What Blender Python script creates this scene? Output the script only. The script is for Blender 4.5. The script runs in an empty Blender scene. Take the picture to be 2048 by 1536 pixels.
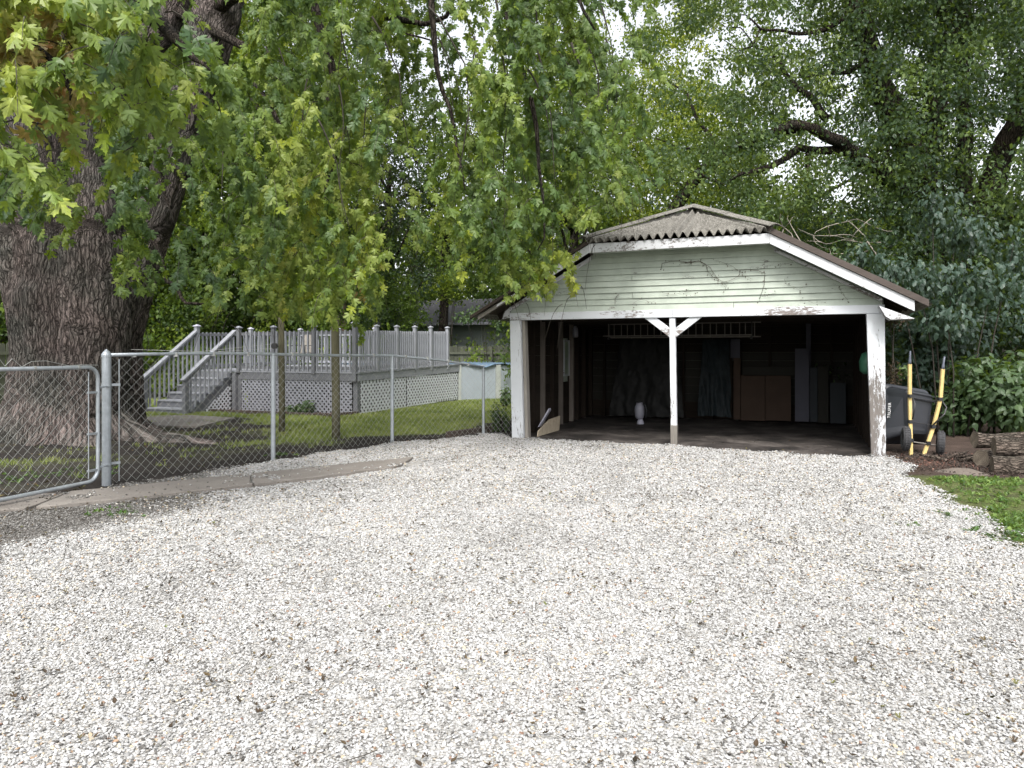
import bpy, math, random
import numpy as np
from mathutils import Vector, Matrix, noise as mnoise

random.seed(7)
rng = np.random.default_rng(7)
C = bpy.context.scene.collection
scene = bpy.context.scene

# ------------------------------------------------------------------ camera, world, sun
PH = math.radians(22.3)            # the garage front is turned 22.3 degrees to the picture plane
FX, HOR, CH = 1419.0, 706.0, 1.5   # focal length (px of 2048), horizon row, eye height
cam_d = bpy.data.cameras.new('camera')
cam = bpy.data.objects.new('camera', cam_d); C.objects.link(cam)
cam.location = (0, 0, CH)
cam.rotation_euler = (math.radians(90), 0, PH)
cam_d.sensor_width = 36; cam_d.lens = 36 * FX / 2048
cam_d.shift_y = -(768 - HOR) / 2048
cam_d.clip_end = 2000; cam_d.clip_start = 0.05
scene.camera = cam

SUN_EL, SUN_AZ = math.radians(52), math.radians(163)     # azimuth of the sun seen from the scene, clockwise from +Y
world = bpy.data.worlds.new('World'); scene.world = world; world.use_nodes = True
nt = world.node_tree; nt.nodes.clear()
wo = nt.nodes.new('ShaderNodeOutputWorld'); bg = nt.nodes.new('ShaderNodeBackground')
sky = nt.nodes.new('ShaderNodeTexSky'); sky.sky_type = 'NISHITA'; sky.sun_disc = False
sky.sun_elevation = SUN_EL; sky.sun_rotation = SUN_AZ; sky.dust_density = 4.0; sky.air_density = 1.2
hs = nt.nodes.new('ShaderNodeHueSaturation'); hs.inputs['Saturation'].default_value = 0.22
nt.links.new(sky.outputs[0], hs.inputs['Color']); nt.links.new(hs.outputs[0], bg.inputs[0])
bg.inputs[1].default_value = 0.15
nt.links.new(bg.outputs[0], wo.inputs[0])
sun_d = bpy.data.lights.new('sun', 'SUN'); sun_d.energy = 1.5; sun_d.angle = math.radians(14); sun_d.color = (1, .96, .9)
sun = bpy.data.objects.new('sun', sun_d); C.objects.link(sun)
sd = Vector((math.sin(SUN_AZ) * math.cos(SUN_EL), math.cos(SUN_AZ) * math.cos(SUN_EL), math.sin(SUN_EL)))
sun.rotation_euler = sd.to_track_quat('Z', 'Y').to_euler()
scene.view_settings.view_transform = 'Standard'; scene.view_settings.look = 'None'
scene.view_settings.exposure = 1.3; scene.view_settings.gamma = 1
scene.view_settings.use_curve_mapping = False
scene.cycles.max_bounces = 7; scene.cycles.diffuse_bounces = 3; scene.cycles.transmission_bounces = 4
scene.cycles.transparent_max_bounces = 6; scene.cycles.glossy_bounces = 2
scene.cycles.use_denoising = True

FWD = (-math.sin(PH), math.cos(PH)); RGT = (math.cos(PH), math.sin(PH))
def at(px, py, d):
    """point seen at picture position (2048 wide) at forward distance d metres"""
    s = (px - 1024) / FX * d
    return Vector((FWD[0]*d + RGT[0]*s, FWD[1]*d + RGT[1]*s, CH - (py - HOR)/FX*d))
def gnd(px, py, z=0.0):
    return at(px, py, (CH - z) * FX / (py - HOR))
def at_np(px, py, d):
    s = (px - 1024) / FX * d
    return np.stack([FWD[0]*d + RGT[0]*s, FWD[1]*d + RGT[1]*s, CH - (py - HOR)/FX*d], axis=-1)

# ------------------------------------------------------------------ helpers
def tag(o, label=None, cat=None, group=None, kind=None):
    if label: o['label'] = label
    if cat: o['category'] = cat
    if group: o['group'] = group
    if kind: o['kind'] = kind
    return o
def parent_to(o, root):
    o.parent = root
    o.matrix_parent_inverse = (Matrix.Translation(root.location) @ root.rotation_euler.to_matrix().to_4x4()).inverted() if root.parent is None else Matrix.Identity(4)
    return o
def empty(name, loc, label, cat, group=None, rz=0.0):
    o = bpy.data.objects.new(name, None); C.objects.link(o); o.location = loc; o.rotation_euler = (0, 0, rz)
    o.empty_display_size = .2
    return tag(o, label, cat, group)

class MB:
    def __init__(s): s.v = []; s.f = []
    def add(s, vs, fs):
        b = len(s.v); s.v += [tuple(v) for v in vs]; s.f += [tuple(i + b for i in f) for f in fs]; return s
    def box(s, a, b):
        (x0, y0, z0), (x1, y1, z1) = a, b
        return s.add([(x0,y0,z0),(x1,y0,z0),(x1,y1,z0),(x0,y1,z0),(x0,y0,z1),(x1,y0,z1),(x1,y1,z1),(x0,y1,z1)],
                     [(0,3,2,1),(4,5,6,7),(0,1,5,4),(1,2,6,5),(2,3,7,6),(3,0,4,7)])
    def obox(s, c, ax, ay, az):
        """box with centre c and half axes"""
        c = Vector(c); ax = Vector(ax); ay = Vector(ay); az = Vector(az)
        vs = [c+i*ax+j*ay+k*az for k in (-1,1) for (i,j) in ((-1,-1),(1,-1),(1,1),(-1,1))]
        return s.add(vs, [(0,3,2,1),(4,5,6,7),(0,1,5,4),(1,2,6,5),(2,3,7,6),(3,0,4,7)])
    def beam(s, p, q, w, h, up=(0,0,1)):
        """rectangular bar from p to q, w across, h along up"""
        p = Vector(p); q = Vector(q); d = (q-p); L = d.length; d.normalize(); up = Vector(up)
        sx = d.cross(up).normalized(); uz = sx.cross(d).normalized()
        return s.obox((p+q)/2, d*L/2, sx*w/2, uz*h/2)
    def prism(s, poly, ext):
        """planar polygon (3d points) extruded by vector ext"""
        n = len(poly); e = Vector(ext)
        vs = [Vector(p) for p in poly] + [Vector(p)+e for p in poly]
        return s.add(vs, [tuple(range(n-1,-1,-1)), tuple(range(n,2*n))] + [(i,(i+1)%n,(i+1)%n+n,i+n) for i in range(n)])
    def tube(s, path, rad, n=8, cap=True, wob=0.0):
        path = [Vector(p) for p in path]
        if not hasattr(rad, '__len__'): rad = [rad]*len(path)
        b = len(s.v); ref = None; m = len(path)
        for i, p in enumerate(path):
            t = (path[min(i+1,m-1)] - path[max(i-1,0)]).normalized()
            if ref is None:
                ref = t.cross(Vector((0.3,.1,1)) if abs(t.z) < .9 else Vector((1,.2,0))).normalized()
            u = (ref - t*ref.dot(t)).normalized(); w = t.cross(u); ref = u
            for k in range(n):
                a = 2*math.pi*k/n
                r = rad[i]*(1 + (wob*mnoise.noise(Vector((math.cos(a)*1.7, math.sin(a)*1.7, i*.37+p.x))) if wob else 0))
                s.v.append(tuple(p + (u*math.cos(a) + w*math.sin(a))*r))
        for i in range(m-1):
            for k in range(n):
                s.f.append((b+i*n+k, b+i*n+(k+1)%n, b+(i+1)*n+(k+1)%n, b+(i+1)*n+k))
        if cap:
            s.f.append(tuple(b+k for k in range(n-1,-1,-1))); s.f.append(tuple(b+(m-1)*n+k for k in range(n)))
        return s
    def lathe(s, c, prof, n=20):
        """profile of (r, z) turned about the vertical through c"""
        b = len(s.v); c = Vector(c)
        for r, z in prof:
            for k in range(n):
                a = 2*math.pi*k/n; s.v.append((c.x+r*math.cos(a), c.y+r*math.sin(a), c.z+z))
        for i in range(len(prof)-1):
            for k in range(n): s.f.append((b+i*n+k, b+i*n+(k+1)%n, b+(i+1)*n+(k+1)%n, b+(i+1)*n+k))
        s.f.append(tuple(b+k for k in range(n-1,-1,-1))); s.f.append(tuple(b+(len(prof)-1)*n+k for k in range(n)))
        return s
    def mesh(s, name, mat, smooth=False):
        me = bpy.data.meshes.new(name); me.from_pydata(s.v, [], s.f); me.update()
        if mat: me.materials.append(mat)
        if smooth: me.shade_smooth()
        return me
    def build(s, name, mat, parent=None, smooth=False, bevel=0, kind=None):
        o = bpy.data.objects.new(name, s.mesh(name, mat, smooth)); C.objects.link(o)
        if parent: parent_to(o, parent)
        if bevel:
            m = o.modifiers.new('bevel', 'BEVEL'); m.width = bevel; m.segments = 2; m.limit_method = 'ANGLE'
        if kind: o['kind'] = kind
        return o
def place(name, me, parent, loc, rot=(0,0,0), scale=(1,1,1)):
    o = bpy.data.objects.new(name, me); C.objects.link(o)
    if parent: parent_to(o, parent)
    o.location = loc; o.rotation_euler = rot; o.scale = scale
    return o

# value noise for masks and colours
_tab = rng.random((256, 256))
def vnoise(x, y, sc=1.0, seed=0):
    x = np.asarray(x, float)*sc + seed*17.3; y = np.asarray(y, float)*sc + seed*9.1
    xi = np.floor(x).astype(int); yi = np.floor(y).astype(int); fx = x-xi; fy = y-yi
    fx = fx*fx*(3-2*fx); fy = fy*fy*(3-2*fy)
    g = lambda a, b: _tab[a & 255, b & 255]
    return (g(xi,yi)*(1-fx)+g(xi+1,yi)*fx)*(1-fy) + (g(xi,yi+1)*(1-fx)+g(xi+1,yi+1)*fx)*fy
def fbm(x, y, sc=1.0, seed=0):
    return (vnoise(x,y,sc,seed)*.5 + vnoise(x,y,sc*2.1,seed+1)*.3 + vnoise(x,y,sc*4.3,seed+2)*.2)

# ------------------------------------------------------------------ materials
class M:
    def __init__(s, name, rough=.8, spec=.3):
        s.m = bpy.data.materials.new(name); s.m.use_nodes = True; s.t = s.m.node_tree
        s.b = s.t.nodes['Principled BSDF']; s.out = s.t.nodes['Material Output']
        s.b.inputs['Roughness'].default_value = rough; s.b.inputs['Specular IOR Level'].default_value = spec
    def n(s, k, **kw):
        o = s.t.nodes.new(k)
        for a, b in kw.items(): setattr(o, a, b)
        return o
    def l(s, a, b): s.t.links.new(a, b); return s
    def coords(s, scale=(1,1,1), kind='Object', attr=None):
        if attr:
            tc = s.n('ShaderNodeAttribute', attribute_name=attr); src = tc.outputs['Vector']
        else:
            tc = s.n('ShaderNodeTexCoord'); src = tc.outputs[kind]
        mp = s.n('ShaderNodeMapping'); mp.inputs['Scale'].default_value = scale
        s.l(src, mp.inputs['Vector']); return mp.outputs[0]
    def noise(s, vec, scale, detail=4, rough=.6, dist=0):
        o = s.n('ShaderNodeTexNoise'); s.l(vec, o.inputs['Vector']); o.inputs['Scale'].default_value = scale
        o.inputs['Detail'].default_value = detail; o.inputs['Roughness'].default_value = rough; o.inputs['Distortion'].default_value = dist
        return o.outputs['Fac']
    def voro(s, vec, scale, feature='F1', out='Distance'):
        o = s.n('ShaderNodeTexVoronoi', feature=feature); s.l(vec, o.inputs['Vector']); o.inputs['Scale'].default_value = scale
        return o.outputs[out]
    def ramp(s, fac, stops, interp='LINEAR'):
        o = s.n('ShaderNodeValToRGB'); s.l(fac, o.inputs[0]); cr = o.color_ramp; cr.interpolation = interp
        while len(cr.elements) < len(stops): cr.elements.new(.5)
        for e, (p, c) in zip(cr.elements, stops):
            e.position = p; e.color = (*c, 1) if hasattr(c, '__len__') else (c, c, c, 1)
        return o.outputs[0]
    def mix(s, fac, a, b, mode='MIX'):
        o = s.n('ShaderNodeMix', data_type='RGBA', blend_type=mode)
        for i, x in ((0, fac), (6, a), (7, b)):
            if hasattr(x, 'links') or hasattr(x, 'is_linked'): s.l(x, o.inputs[i])
            elif hasattr(x, '__len__'): o.inputs[i].default_value = (*x, 1)
            else: o.inputs[i].default_value = x
        return o.outputs[2]
    def math(s, op, a, b=0.0):
        o = s.n('ShaderNodeMath', operation=op)
        for i, x in ((0, a), (1, b)):
            if hasattr(x, 'is_linked'): s.l(x, o.inputs[i])
            else: o.inputs[i].default_value = x
        return o.outputs[0]
    def col(s, c):
        if hasattr(c, 'is_linked'): s.l(c, s.b.inputs['Base Color'])
        else: s.b.inputs['Base Color'].default_value = (*c, 1)
        return s
    def rgh(s, r): s.l(r, s.b.inputs['Roughness']); return s
    def bump(s, h, strength=.3, dist=.01):
        o = s.n('ShaderNodeBump'); o.inputs['Strength'].default_value = strength; o.inputs['Distance'].default_value = dist
        s.l(h, o.inputs['Height']); s.l(o.outputs[0], s.b.inputs['Normal']); return s

def mat_plain(name, c, rough=.7, var=.15, scale=8, bump=.2, spec=.3, metal=0.0):
    m = M(name, rough, spec); v = m.coords()
    n = m.noise(v, scale, 5)
    m.col(m.ramp(n, [(.25, tuple(x*(1-var) for x in c)), (.75, tuple(min(1, x*(1+var)) for x in c))]))
    m.bump(m.noise(v, scale*6, 4), bump, .004); m.b.inputs['Metallic'].default_value = metal
    return m.m
def mat_peel(name, paint, wood, amount=.5, zstretch=.25, dirt=.3, lowmore=0.0, xst=1.0):
    """old paint flaking off weathered boards"""
    m = M(name, .65, .3); v = m.coords((xst,1,zstretch))
    n1 = m.noise(v, 3.0, 3, .6); n2 = m.noise(v, 38, 6, .75, .4)
    a = m.math('ADD', m.math('MULTIPLY', n1, .55), m.math('MULTIPLY', n2, .45))
    if lowmore:
        sep = m.n('ShaderNodeSeparateXYZ'); m.l(m.coords(), sep.inputs[0])
        a = m.math('ADD', a, m.math('MULTIPLY', m.math('SUBTRACT', sep.outputs[2], 1.0), lowmore))
    mask = m.ramp(a, [(amount-.02, 0), (amount+.02, 1)])
    w = m.ramp(m.noise(m.coords((8,8,1)), 12, 5), [(.2, tuple(x*.6 for x in wood)), (.8, tuple(x*1.25 for x in wood))])
    p = m.ramp(m.noise(m.coords(), 2.5, 5, .7), [(.2, tuple(x*(1-dirt) for x in paint)), (.6, paint)])
    m.col(m.mix(mask, w, p)); m.bump(mask, .5, .003)
    return m.m
def mat_wood(name, c, rough=.85, grain=(14,14,1), var=.4, bump=.4):
    m = M(name, rough, .2); v = m.coords(grain)
    n = m.noise(v, 3, 7, .7, .6); n2 = m.noise(m.coords(), 1.7, 3)
    c1 = m.ramp(n, [(.25, tuple(x*(1-var) for x in c)), (.75, tuple(x*(1+var) for x in c))])
    oi = m.n('ShaderNodeObjectInfo')
    hsv = m.n('ShaderNodeHueSaturation'); m.l(m.mix(.35, c1, m.ramp(n2, [(.3, tuple(x*.6 for x in c)), (.7, tuple(x*1.3 for x in c))])), hsv.inputs['Color'])
    m.l(m.math('ADD', m.math('MULTIPLY', oi.outputs['Random'], .45), .78), hsv.inputs['Value'])
    m.col(hsv.outputs[0]); m.bump(n, bump, .004)
    return m.m

def mat_leaf(name, stops, under=None, trans=.45, rough=.45):
    """leaf: colour from the per-instance value 'var', pale underside, light passing through"""
    m = M(name, rough, .35)
    at_ = m.n('ShaderNodeAttribute', attribute_name='var', attribute_type='INSTANCER')
    oi = m.n('ShaderNodeObjectInfo')
    f = m.math('ADD', at_.outputs['Fac'], m.math('MULTIPLY', m.math('SUBTRACT', oi.outputs['Random'], .5), .10))
    c = m.ramp(f, stops)
    v = m.coords(); n = m.noise(v, 9, 3)
    c = m.mix(.22, c, m.ramp(n, [(.3, .02), (.7, .25)]), 'OVERLAY')
    if under:
        g = m.n('ShaderNodeNewGeometry'); c2 = m.mix(.28, c, under)
        c = m.mix(g.outputs['Backfacing'], c, c2)
    m.col(c)
    tr = m.n('ShaderNodeBsdfTranslucent')
    tcol = m.mix(.5, c, (.27,.38,.02), 'MIX'); m.l(tcol, tr.inputs[0])
    mx = m.n('ShaderNodeMixShader'); mx.inputs[0].default_value = trans
    m.l(m.b.outputs[0], mx.inputs[1]); m.l(tr.outputs[0], mx.inputs[2]); m.l(mx.outputs[0], m.out.inputs[0])
    return m.m

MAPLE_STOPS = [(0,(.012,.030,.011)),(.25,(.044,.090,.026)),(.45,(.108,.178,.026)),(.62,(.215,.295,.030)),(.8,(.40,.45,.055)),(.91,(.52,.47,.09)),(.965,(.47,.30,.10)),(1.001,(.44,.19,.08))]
MAPLE = mat_leaf('maple_leaf', MAPLE_STOPS, under=(.13,.21,.13), trans=.47)
FARLEAF = mat_leaf('far_leaf', [(0,(.008,.020,.008)),(.3,(.038,.074,.018)),(.5,(.115,.182,.024)),(.7,(.27,.345,.04)),(1,(.46,.50,.07))], trans=.42)
DARKLEAF = mat_leaf('dark_leaf', [(0,(.008,.018,.009)),(.4,(.028,.058,.024)),(.6,(.07,.12,.032)),(.8,(.14,.20,.045)),(1,(.24,.30,.07))], under=(.07,.11,.09), trans=.34)
BLUELEAF = mat_leaf('blue_green_leaf', [(0,(.008,.022,.014)),(.5,(.030,.060,.040)),(.8,(.065,.105,.075)),(1,(.14,.18,.11))], under=(.08,.12,.10), trans=.26)
SHRUBLEAF = mat_leaf('shrub_leaf', [(0,(.012,.028,.012)),(.5,(.045,.085,.03)),(.8,(.10,.16,.045)),(1,(.22,.30,.06))], under=(.10,.15,.09), trans=.35)
GRASS = mat_leaf('grass_blade', [(0,(.04,.06,.02)),(.35,(.15,.20,.05)),(.7,(.32,.37,.11)),(1,(.46,.44,.2))], trans=.35, rough=.6)
WEED = mat_leaf('weed_leaf', [(0,(.025,.055,.02)),(.5,(.07,.15,.035)),(1,(.24,.34,.09))], trans=.35)
DRYLEAF = mat_leaf('dry_leaf', [(0,(.02,.014,.010)),(.4,(.06,.038,.025)),(.7,(.12,.085,.04)),(1,(.12,.15,.04))], trans=.1, rough=.8)
MULCHM = mat_leaf('mulch_chip', [(0,(.03,.024,.02)),(.5,(.075,.055,.045)),(.8,(.15,.07,.052)),(1,(.28,.17,.13))], trans=.02, rough=.9)

def bark(name, c, attr=None, sc=1.0, bump=1.0, st=(1,1,.13)):
    m = M(name, .95, .1)
    base = m.coords((1,1,1), attr=attr)
    nz = m.n('ShaderNodeTexNoise'); m.l(base, nz.inputs['Vector']); nz.inputs['Scale'].default_value = 3.2*sc; nz.inputs['Detail'].default_value = 4
    sub = m.n('ShaderNodeVectorMath', operation='MULTIPLY_ADD'); m.l(nz.outputs['Color'], sub.inputs[0]); sub.inputs[1].default_value = (.16/sc,)*3; m.l(base, sub.inputs[2])
    mp = m.n('ShaderNodeMapping'); mp.inputs['Scale'].default_value = st; m.l(sub.outputs[0], mp.inputs['Vector']); v = mp.outputs[0]
    vo = m.voro(v, 19*sc, 'DISTANCE_TO_EDGE'); vo2 = m.voro(v, 43*sc, 'DISTANCE_TO_EDGE')
    n3 = m.noise(m.coords((1,1,.35), attr=attr), 60*sc, 5, .7)
    e1 = m.ramp(vo, [(.0,0),(.20,1)]); e2 = m.ramp(vo2, [(0,0),(.22,1)])
    h = m.math('ADD', m.math('ADD', m.math('MULTIPLY', e1, .55), m.math('MULTIPLY', e2, .22)), m.math('MULTIPLY', n3, .38))
    crease = m.ramp(h, [(.22, tuple(x*.16 for x in c)), (.55, tuple(x*.62 for x in c)), (.80, tuple(x*1.0 for x in c)), (1.0, tuple(x*1.5 for x in c))])
    blot = m.ramp(m.noise(m.coords(), 1.3, 4), [(.35, (.72,.78,.74)), (.65, (1.12,1.02,1.0))])
    m.col(m.mix(1, crease, blot, 'MULTIPLY')); m.bump(h, bump, .05)
    return m.m
BARK_BIG = bark('maple_bark', (.150,.134,.127), attr='barkco', sc=1.25, bump=1.0)
BARK = bark('tree_bark', (.062,.053,.046), sc=1.0)
BARK_LIGHT = bark('pale_bark', (.085,.072,.062), sc=1.2)
TWIG = mat_plain('twig', (.035,.030,.024), .9, .3, 20)
DEADTWIG = mat_plain('dead_twig', (.26,.23,.20), .9, .3, 20)
WHITE_PEEL = mat_peel('white_peeling_paint', (.56,.58,.61), (.15,.135,.125), .455, .22, .10, lowmore=.045)
WHITE_BEAM = mat_peel('white_beam_paint', (.56,.58,.61), (.19,.165,.155), .42, 1.0, .08, xst=.35)
WHITE_RAKE = mat_peel('white_rake_paint', (.52,.53,.55), (.14,.125,.115), .455, .8, .2, xst=.5)
SIDING = mat_peel('pale_green_paint', (.39,.435,.378), (.12,.11,.10), .372, 1.0, .35, xst=.5)
OLDWOOD = mat_wood('weathered_dark_wood', (.055,.043,.036))
OLDWOOD2 = mat_wood('old_brown_sheathing', (.020,.0145,.011), grain=(2,2,14))
GREYWOOD = mat_wood('grey_weathered_wood', (.20,.185,.165))
DUSTWOOD = mat_wood('dusty_stud', (.15,.13,.115))
RAKEWOOD = mat_wood('brown_roof_edge', (.095,.078,.07), grain=(1.5,14,14))
PICKET = mat_wood('fence_picket_wood', (.085,.090,.068))
POSTWOOD = mat_wood('greenish_round_post', (.105,.098,.062))
DECK = mat_plain('lavender_grey_paint', (.135,.140,.152), .6, .12, 4, .15)
DECKL = mat_plain('light_grey_paint', (.25,.26,.285), .55, .12, 4, .15)
LATT = mat_plain('white_lattice', (.60,.62,.66), .6, .08, 6, .1)
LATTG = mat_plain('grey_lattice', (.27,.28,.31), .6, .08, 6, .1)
GALV = mat_plain('galvanised_steel', (.38,.41,.44), .42, .18, 14, .15, .5, .55)
RUSTG = mat_plain('stained_steel', (.36,.36,.35), .5, .3, 6, .2, .5, .4)
WIRE = mat_plain('chain_wire', (.30,.305,.29), .5, .12, 5, 0, .5, .3)
BLACKP = mat_plain('black_tub_plastic', (.022,.024,.03), .42, .15, 6, .1, .5)
YELLOW = mat_plain('pale_yellow_handle', (.55,.42,.18), .6, .12, 9, .15)
RUBBER = mat_plain('tyre_rubber', (.045,.045,.048), .85, .25, 20, .4)
BLACKM = mat_plain('black_metal', (.02,.02,.022), .45, .2, 9, .1, .5)
GRIPM = mat_plain('grey_grip', (.10,.11,.14), .5, .2, 9, .1)
LETTER = mat_plain('white_letter', (.7,.7,.72), .6, .05, 9, 0)
CONC = None
HOUSEW = mat_plain('pale_blue_siding', (.27,.30,.32), .7, .08, 2, .1)
HOUSER = mat_plain('grey_shingle', (.11,.107,.115), .95, .35, 14, .5)
TANSIDE = mat_plain('cream_siding', (.55,.50,.46), .7, .08, 2, .1)
POOLW = mat_plain('pool_wall', (.27,.305,.335), .45, .1, 2, .05, .5)
POOLP = mat_plain('pool_upright', (.33,.35,.33), .5, .15, 4, .05)
BLUET = mat_plain('blue_pool_cover', (.11,.165,.235), .35, .35, 7, .6, .5)
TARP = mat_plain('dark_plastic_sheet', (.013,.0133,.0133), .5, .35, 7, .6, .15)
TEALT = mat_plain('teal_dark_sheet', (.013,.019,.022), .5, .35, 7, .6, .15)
BROWNP = mat_plain('brown_panel', (.055,.035,.025), .8, .15, 3, .1)
WHITEP = mat_plain('white_panel', (.42,.42,.50), .6, .08, 3, .05)
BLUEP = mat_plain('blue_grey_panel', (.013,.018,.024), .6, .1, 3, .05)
SHADEBOARD = mat_plain('shade_toned_board', (.075,.075,.098), .7, .1, 3, .05)  # darker copy of the white panel, garage shade put into its colour
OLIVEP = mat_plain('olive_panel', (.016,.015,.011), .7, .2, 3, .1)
PLY = mat_wood('plywood', (.34,.29,.22), grain=(3,3,3))
ALU = mat_plain('ladder_aluminium', (.17,.155,.14), .6, .15, 9, .1, .5, .3)
WPLAST = mat_plain('white_plastic', (.25,.25,.30), .4, .06, 5, .05, .5)
GPLAST = mat_plain('green_plastic', (.36,.62,.36), .5, .1, 5, .05)
DGREEN = mat_plain('dark_green_plastic', (.04,.13,.08), .4, .1, 5, .05)
SAND = mat_plain('sandy_soil', (.12,.10,.085), .95, .2, 30, .6)
VINE = mat_plain('dry_vine', (.075,.06,.05), .95, .3, 20, .3)
LOGEND = None
def mk_logend():
    m = M('log_end', .9, .1); v = m.coords((1,1,1))
    o = m.n('ShaderNodeTexWave', wave_type='RINGS', rings_direction='X'); m.l(v, o.inputs['Vector'])
    o.inputs['Scale'].default_value = 14; o.inputs['Distortion'].default_value = 2.5; o.inputs['Detail'].default_value = 3
    n = m.noise(v, 12, 5)
    c = m.mix(.5, m.ramp(o.outputs['Fac'], [(0,(.08,.064,.05)),(1,(.17,.14,.11))]), m.ramp(n, [(.3,(.06,.048,.038)),(.7,(.22,.19,.15))]))
    m.col(c); m.bump(n, .4, .01); return m.m
LOGEND = mk_logend()
def mk_conc():
    m = M('old_concrete', .92, .2); v = m.coords()
    n = m.noise(v, 2.2, 6, .7); n2 = m.noise(v, 60, 4, .7)
    c = m.mix(.4, m.ramp(n, [(.3,(.12,.107,.097)),(.7,(.23,.21,.19))]), m.ramp(n2, [(.3,(.10,.09,.08)),(.7,(.25,.23,.21))]))
    m.col(c); m.bump(n2, .5, .006); return m.m
CONC = mk_conc()
def mk_roof():
    m = M('corrugated_cement', .95, .1); v = m.coords()
    n = m.noise(v, 30, 6, .8); n2 = m.noise(v, 3, 4)
    vo = m.voro(v, 55)
    c = m.ramp(n, [(.38,(.045,.042,.036)),(.5,(.15,.143,.128)),(.62,(.31,.298,.272))])
    c = m.mix(.35, c, m.ramp(n2, [(.3,(.08,.075,.066)),(.7,(.23,.22,.20))]))
    c = m.mix(m.ramp(vo, [(.12,.7),(.22,0)]), c, (.06,.06,.045))
    m.col(c); m.bump(n, .6, .008); return m.m
ROOFM = mk_roof()
def mk_ground():
    m = M('ground', .97, .1)
    a = m.n('ShaderNodeAttribute', attribute_name='col'); v = m.coords()
    n = m.noise(v, 3, 6, .7); n2 = m.noise(v, 45, 5, .75)
    c = m.mix(.75, a.outputs['Color'], m.ramp(n2, [(.28,.12),(.72,.88)]), 'OVERLAY')
    c = m.mix(.5, c, m.ramp(n, [(.3,.25),(.7,.75)]), 'OVERLAY')
    m.col(c); m.bump(m.math('ADD', n, m.math('MULTIPLY', n2, .4)), .8, .03); return m.m
GROUND = mk_ground()
def mk_gravelbed():
    m = M('gravel_bed', .95, .1); v = m.coords((1,1,1))
    vo = m.voro(v, 62, 'F1', 'Color'); vd = m.voro(v, 62, 'F1', 'Distance')
    sp = m.n('ShaderNodeSeparateColor'); m.l(vo, sp.inputs[0])
    c = m.ramp(sp.outputs[0], [(0,(.28,.27,.25)),(.35,(.37,.365,.35)),(.8,(.45,.446,.435)),(.97,(.36,.31,.24))])
    c = m.mix(m.ramp(vd, [(.25,0),(.6,.3)]), c, (.2,.19,.178))
    a = m.n('ShaderNodeAttribute', attribute_name='dirt')
    c = m.mix(a.outputs['Fac'], c, (.06,.052,.045))
    m.col(c); m.bump(m.math('SUBTRACT', 1.0, vd), .9, .02); return m.m
GRAVELBED = mk_gravelbed()
def mk_pebble():
    m = M('pebble', .75, .25)
    at_ = m.n('ShaderNodeAttribute', attribute_name='var', attribute_type='INSTANCER')
    c = m.ramp(at_.outputs['Fac'], [(0,(.06,.055,.05)),(.08,(.17,.165,.156)),(.22,(.29,.286,.276)),(.6,(.355,.355,.352)),(.88,(.45,.45,.452)),(.925,(.44,.40,.30)),(.96,(.30,.22,.15)),(1,(.16,.09,.07))])
    n = m.noise(m.coords(), 60, 4, .7)
    m.col(m.mix(.3, c, m.ramp(n, [(.3,.3),(.7,.7)]), 'OVERLAY')); m.bump(n, .3, .002); return m.m
PEBBLE = mk_pebble()
def mk_floor():
    m = M('garage_floor', .75, .3); v = m.coords()
    n = m.noise(v, 1.5, 6, .7, .5); n2 = m.noise(v, 50, 4, .7)
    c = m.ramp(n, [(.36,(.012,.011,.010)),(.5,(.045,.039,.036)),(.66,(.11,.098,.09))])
    c = m.mix(.45, c, m.ramp(n2, [(.3,.2),(.7,.8)]), 'OVERLAY')
    m.col(c); m.bump(n2, .6, .01); return m.m
FLOOR = mk_floor()
def mk_glass():
    m = M('window_pane', .15, .5); m.col((.28,.32,.28)); m.b.inputs['Transmission Weight'].default_value = .85; m.b.inputs['Roughness'].default_value = .5
    return m.m
PANE = mk_glass()

# ------------------------------------------------------------------ instanced stuff (leaves, pebbles, blades)
def proto_coll(name, meshes):
    col = bpy.data.collections.new(name)
    for i, me in enumerate(meshes):
        o = bpy.data.objects.new('%s_%02d' % (name, i), me); col.objects.link(o)
    return col
def make_tree_group():
    ng = bpy.data.node_groups.new('scatter', 'GeometryNodeTree')
    ng.interface.new_socket('Geometry', in_out='INPUT', socket_type='NodeSocketGeometry')
    ng.interface.new_socket('Collection', in_out='INPUT', socket_type='NodeSocketCollection')
    ng.interface.new_socket('Geometry', in_out='OUTPUT', socket_type='NodeSocketGeometry')
    N = ng.nodes; gi = N.new('NodeGroupInput'); go = N.new('NodeGroupOutput')
    iop = N.new('GeometryNodeInstanceOnPoints'); ci = N.new('GeometryNodeCollectionInfo')
    ci.inputs['Separate Children'].default_value = True; ci.inputs['Reset Children'].default_value = True
    def na(nm, ty):
        a = N.new('GeometryNodeInputNamedAttribute'); a.data_type = ty; a.inputs['Name'].default_value = nm; return a.outputs['Attribute']
    L = ng.links
    e2r = N.new('FunctionNodeEulerToRotation')
    L.new(gi.outputs[0], iop.inputs['Points']); L.new(gi.outputs[1], ci.inputs['Collection'])
    L.new(ci.outputs[0], iop.inputs['Instance']); iop.inputs['Pick Instance'].default_value = True
    L.new(na('idx', 'INT'), iop.inputs['Instance Index'])
    L.new(na('rot', 'FLOAT_VECTOR'), e2r.inputs[0]); L.new(e2r.outputs[0], iop.inputs['Rotation'])
    L.new(na('scl', 'FLOAT_VECTOR'), iop.inputs['Scale'])
    L.new(iop.outputs[0], go.inputs[0])
    return ng
SCATTER = make_tree_group()
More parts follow.
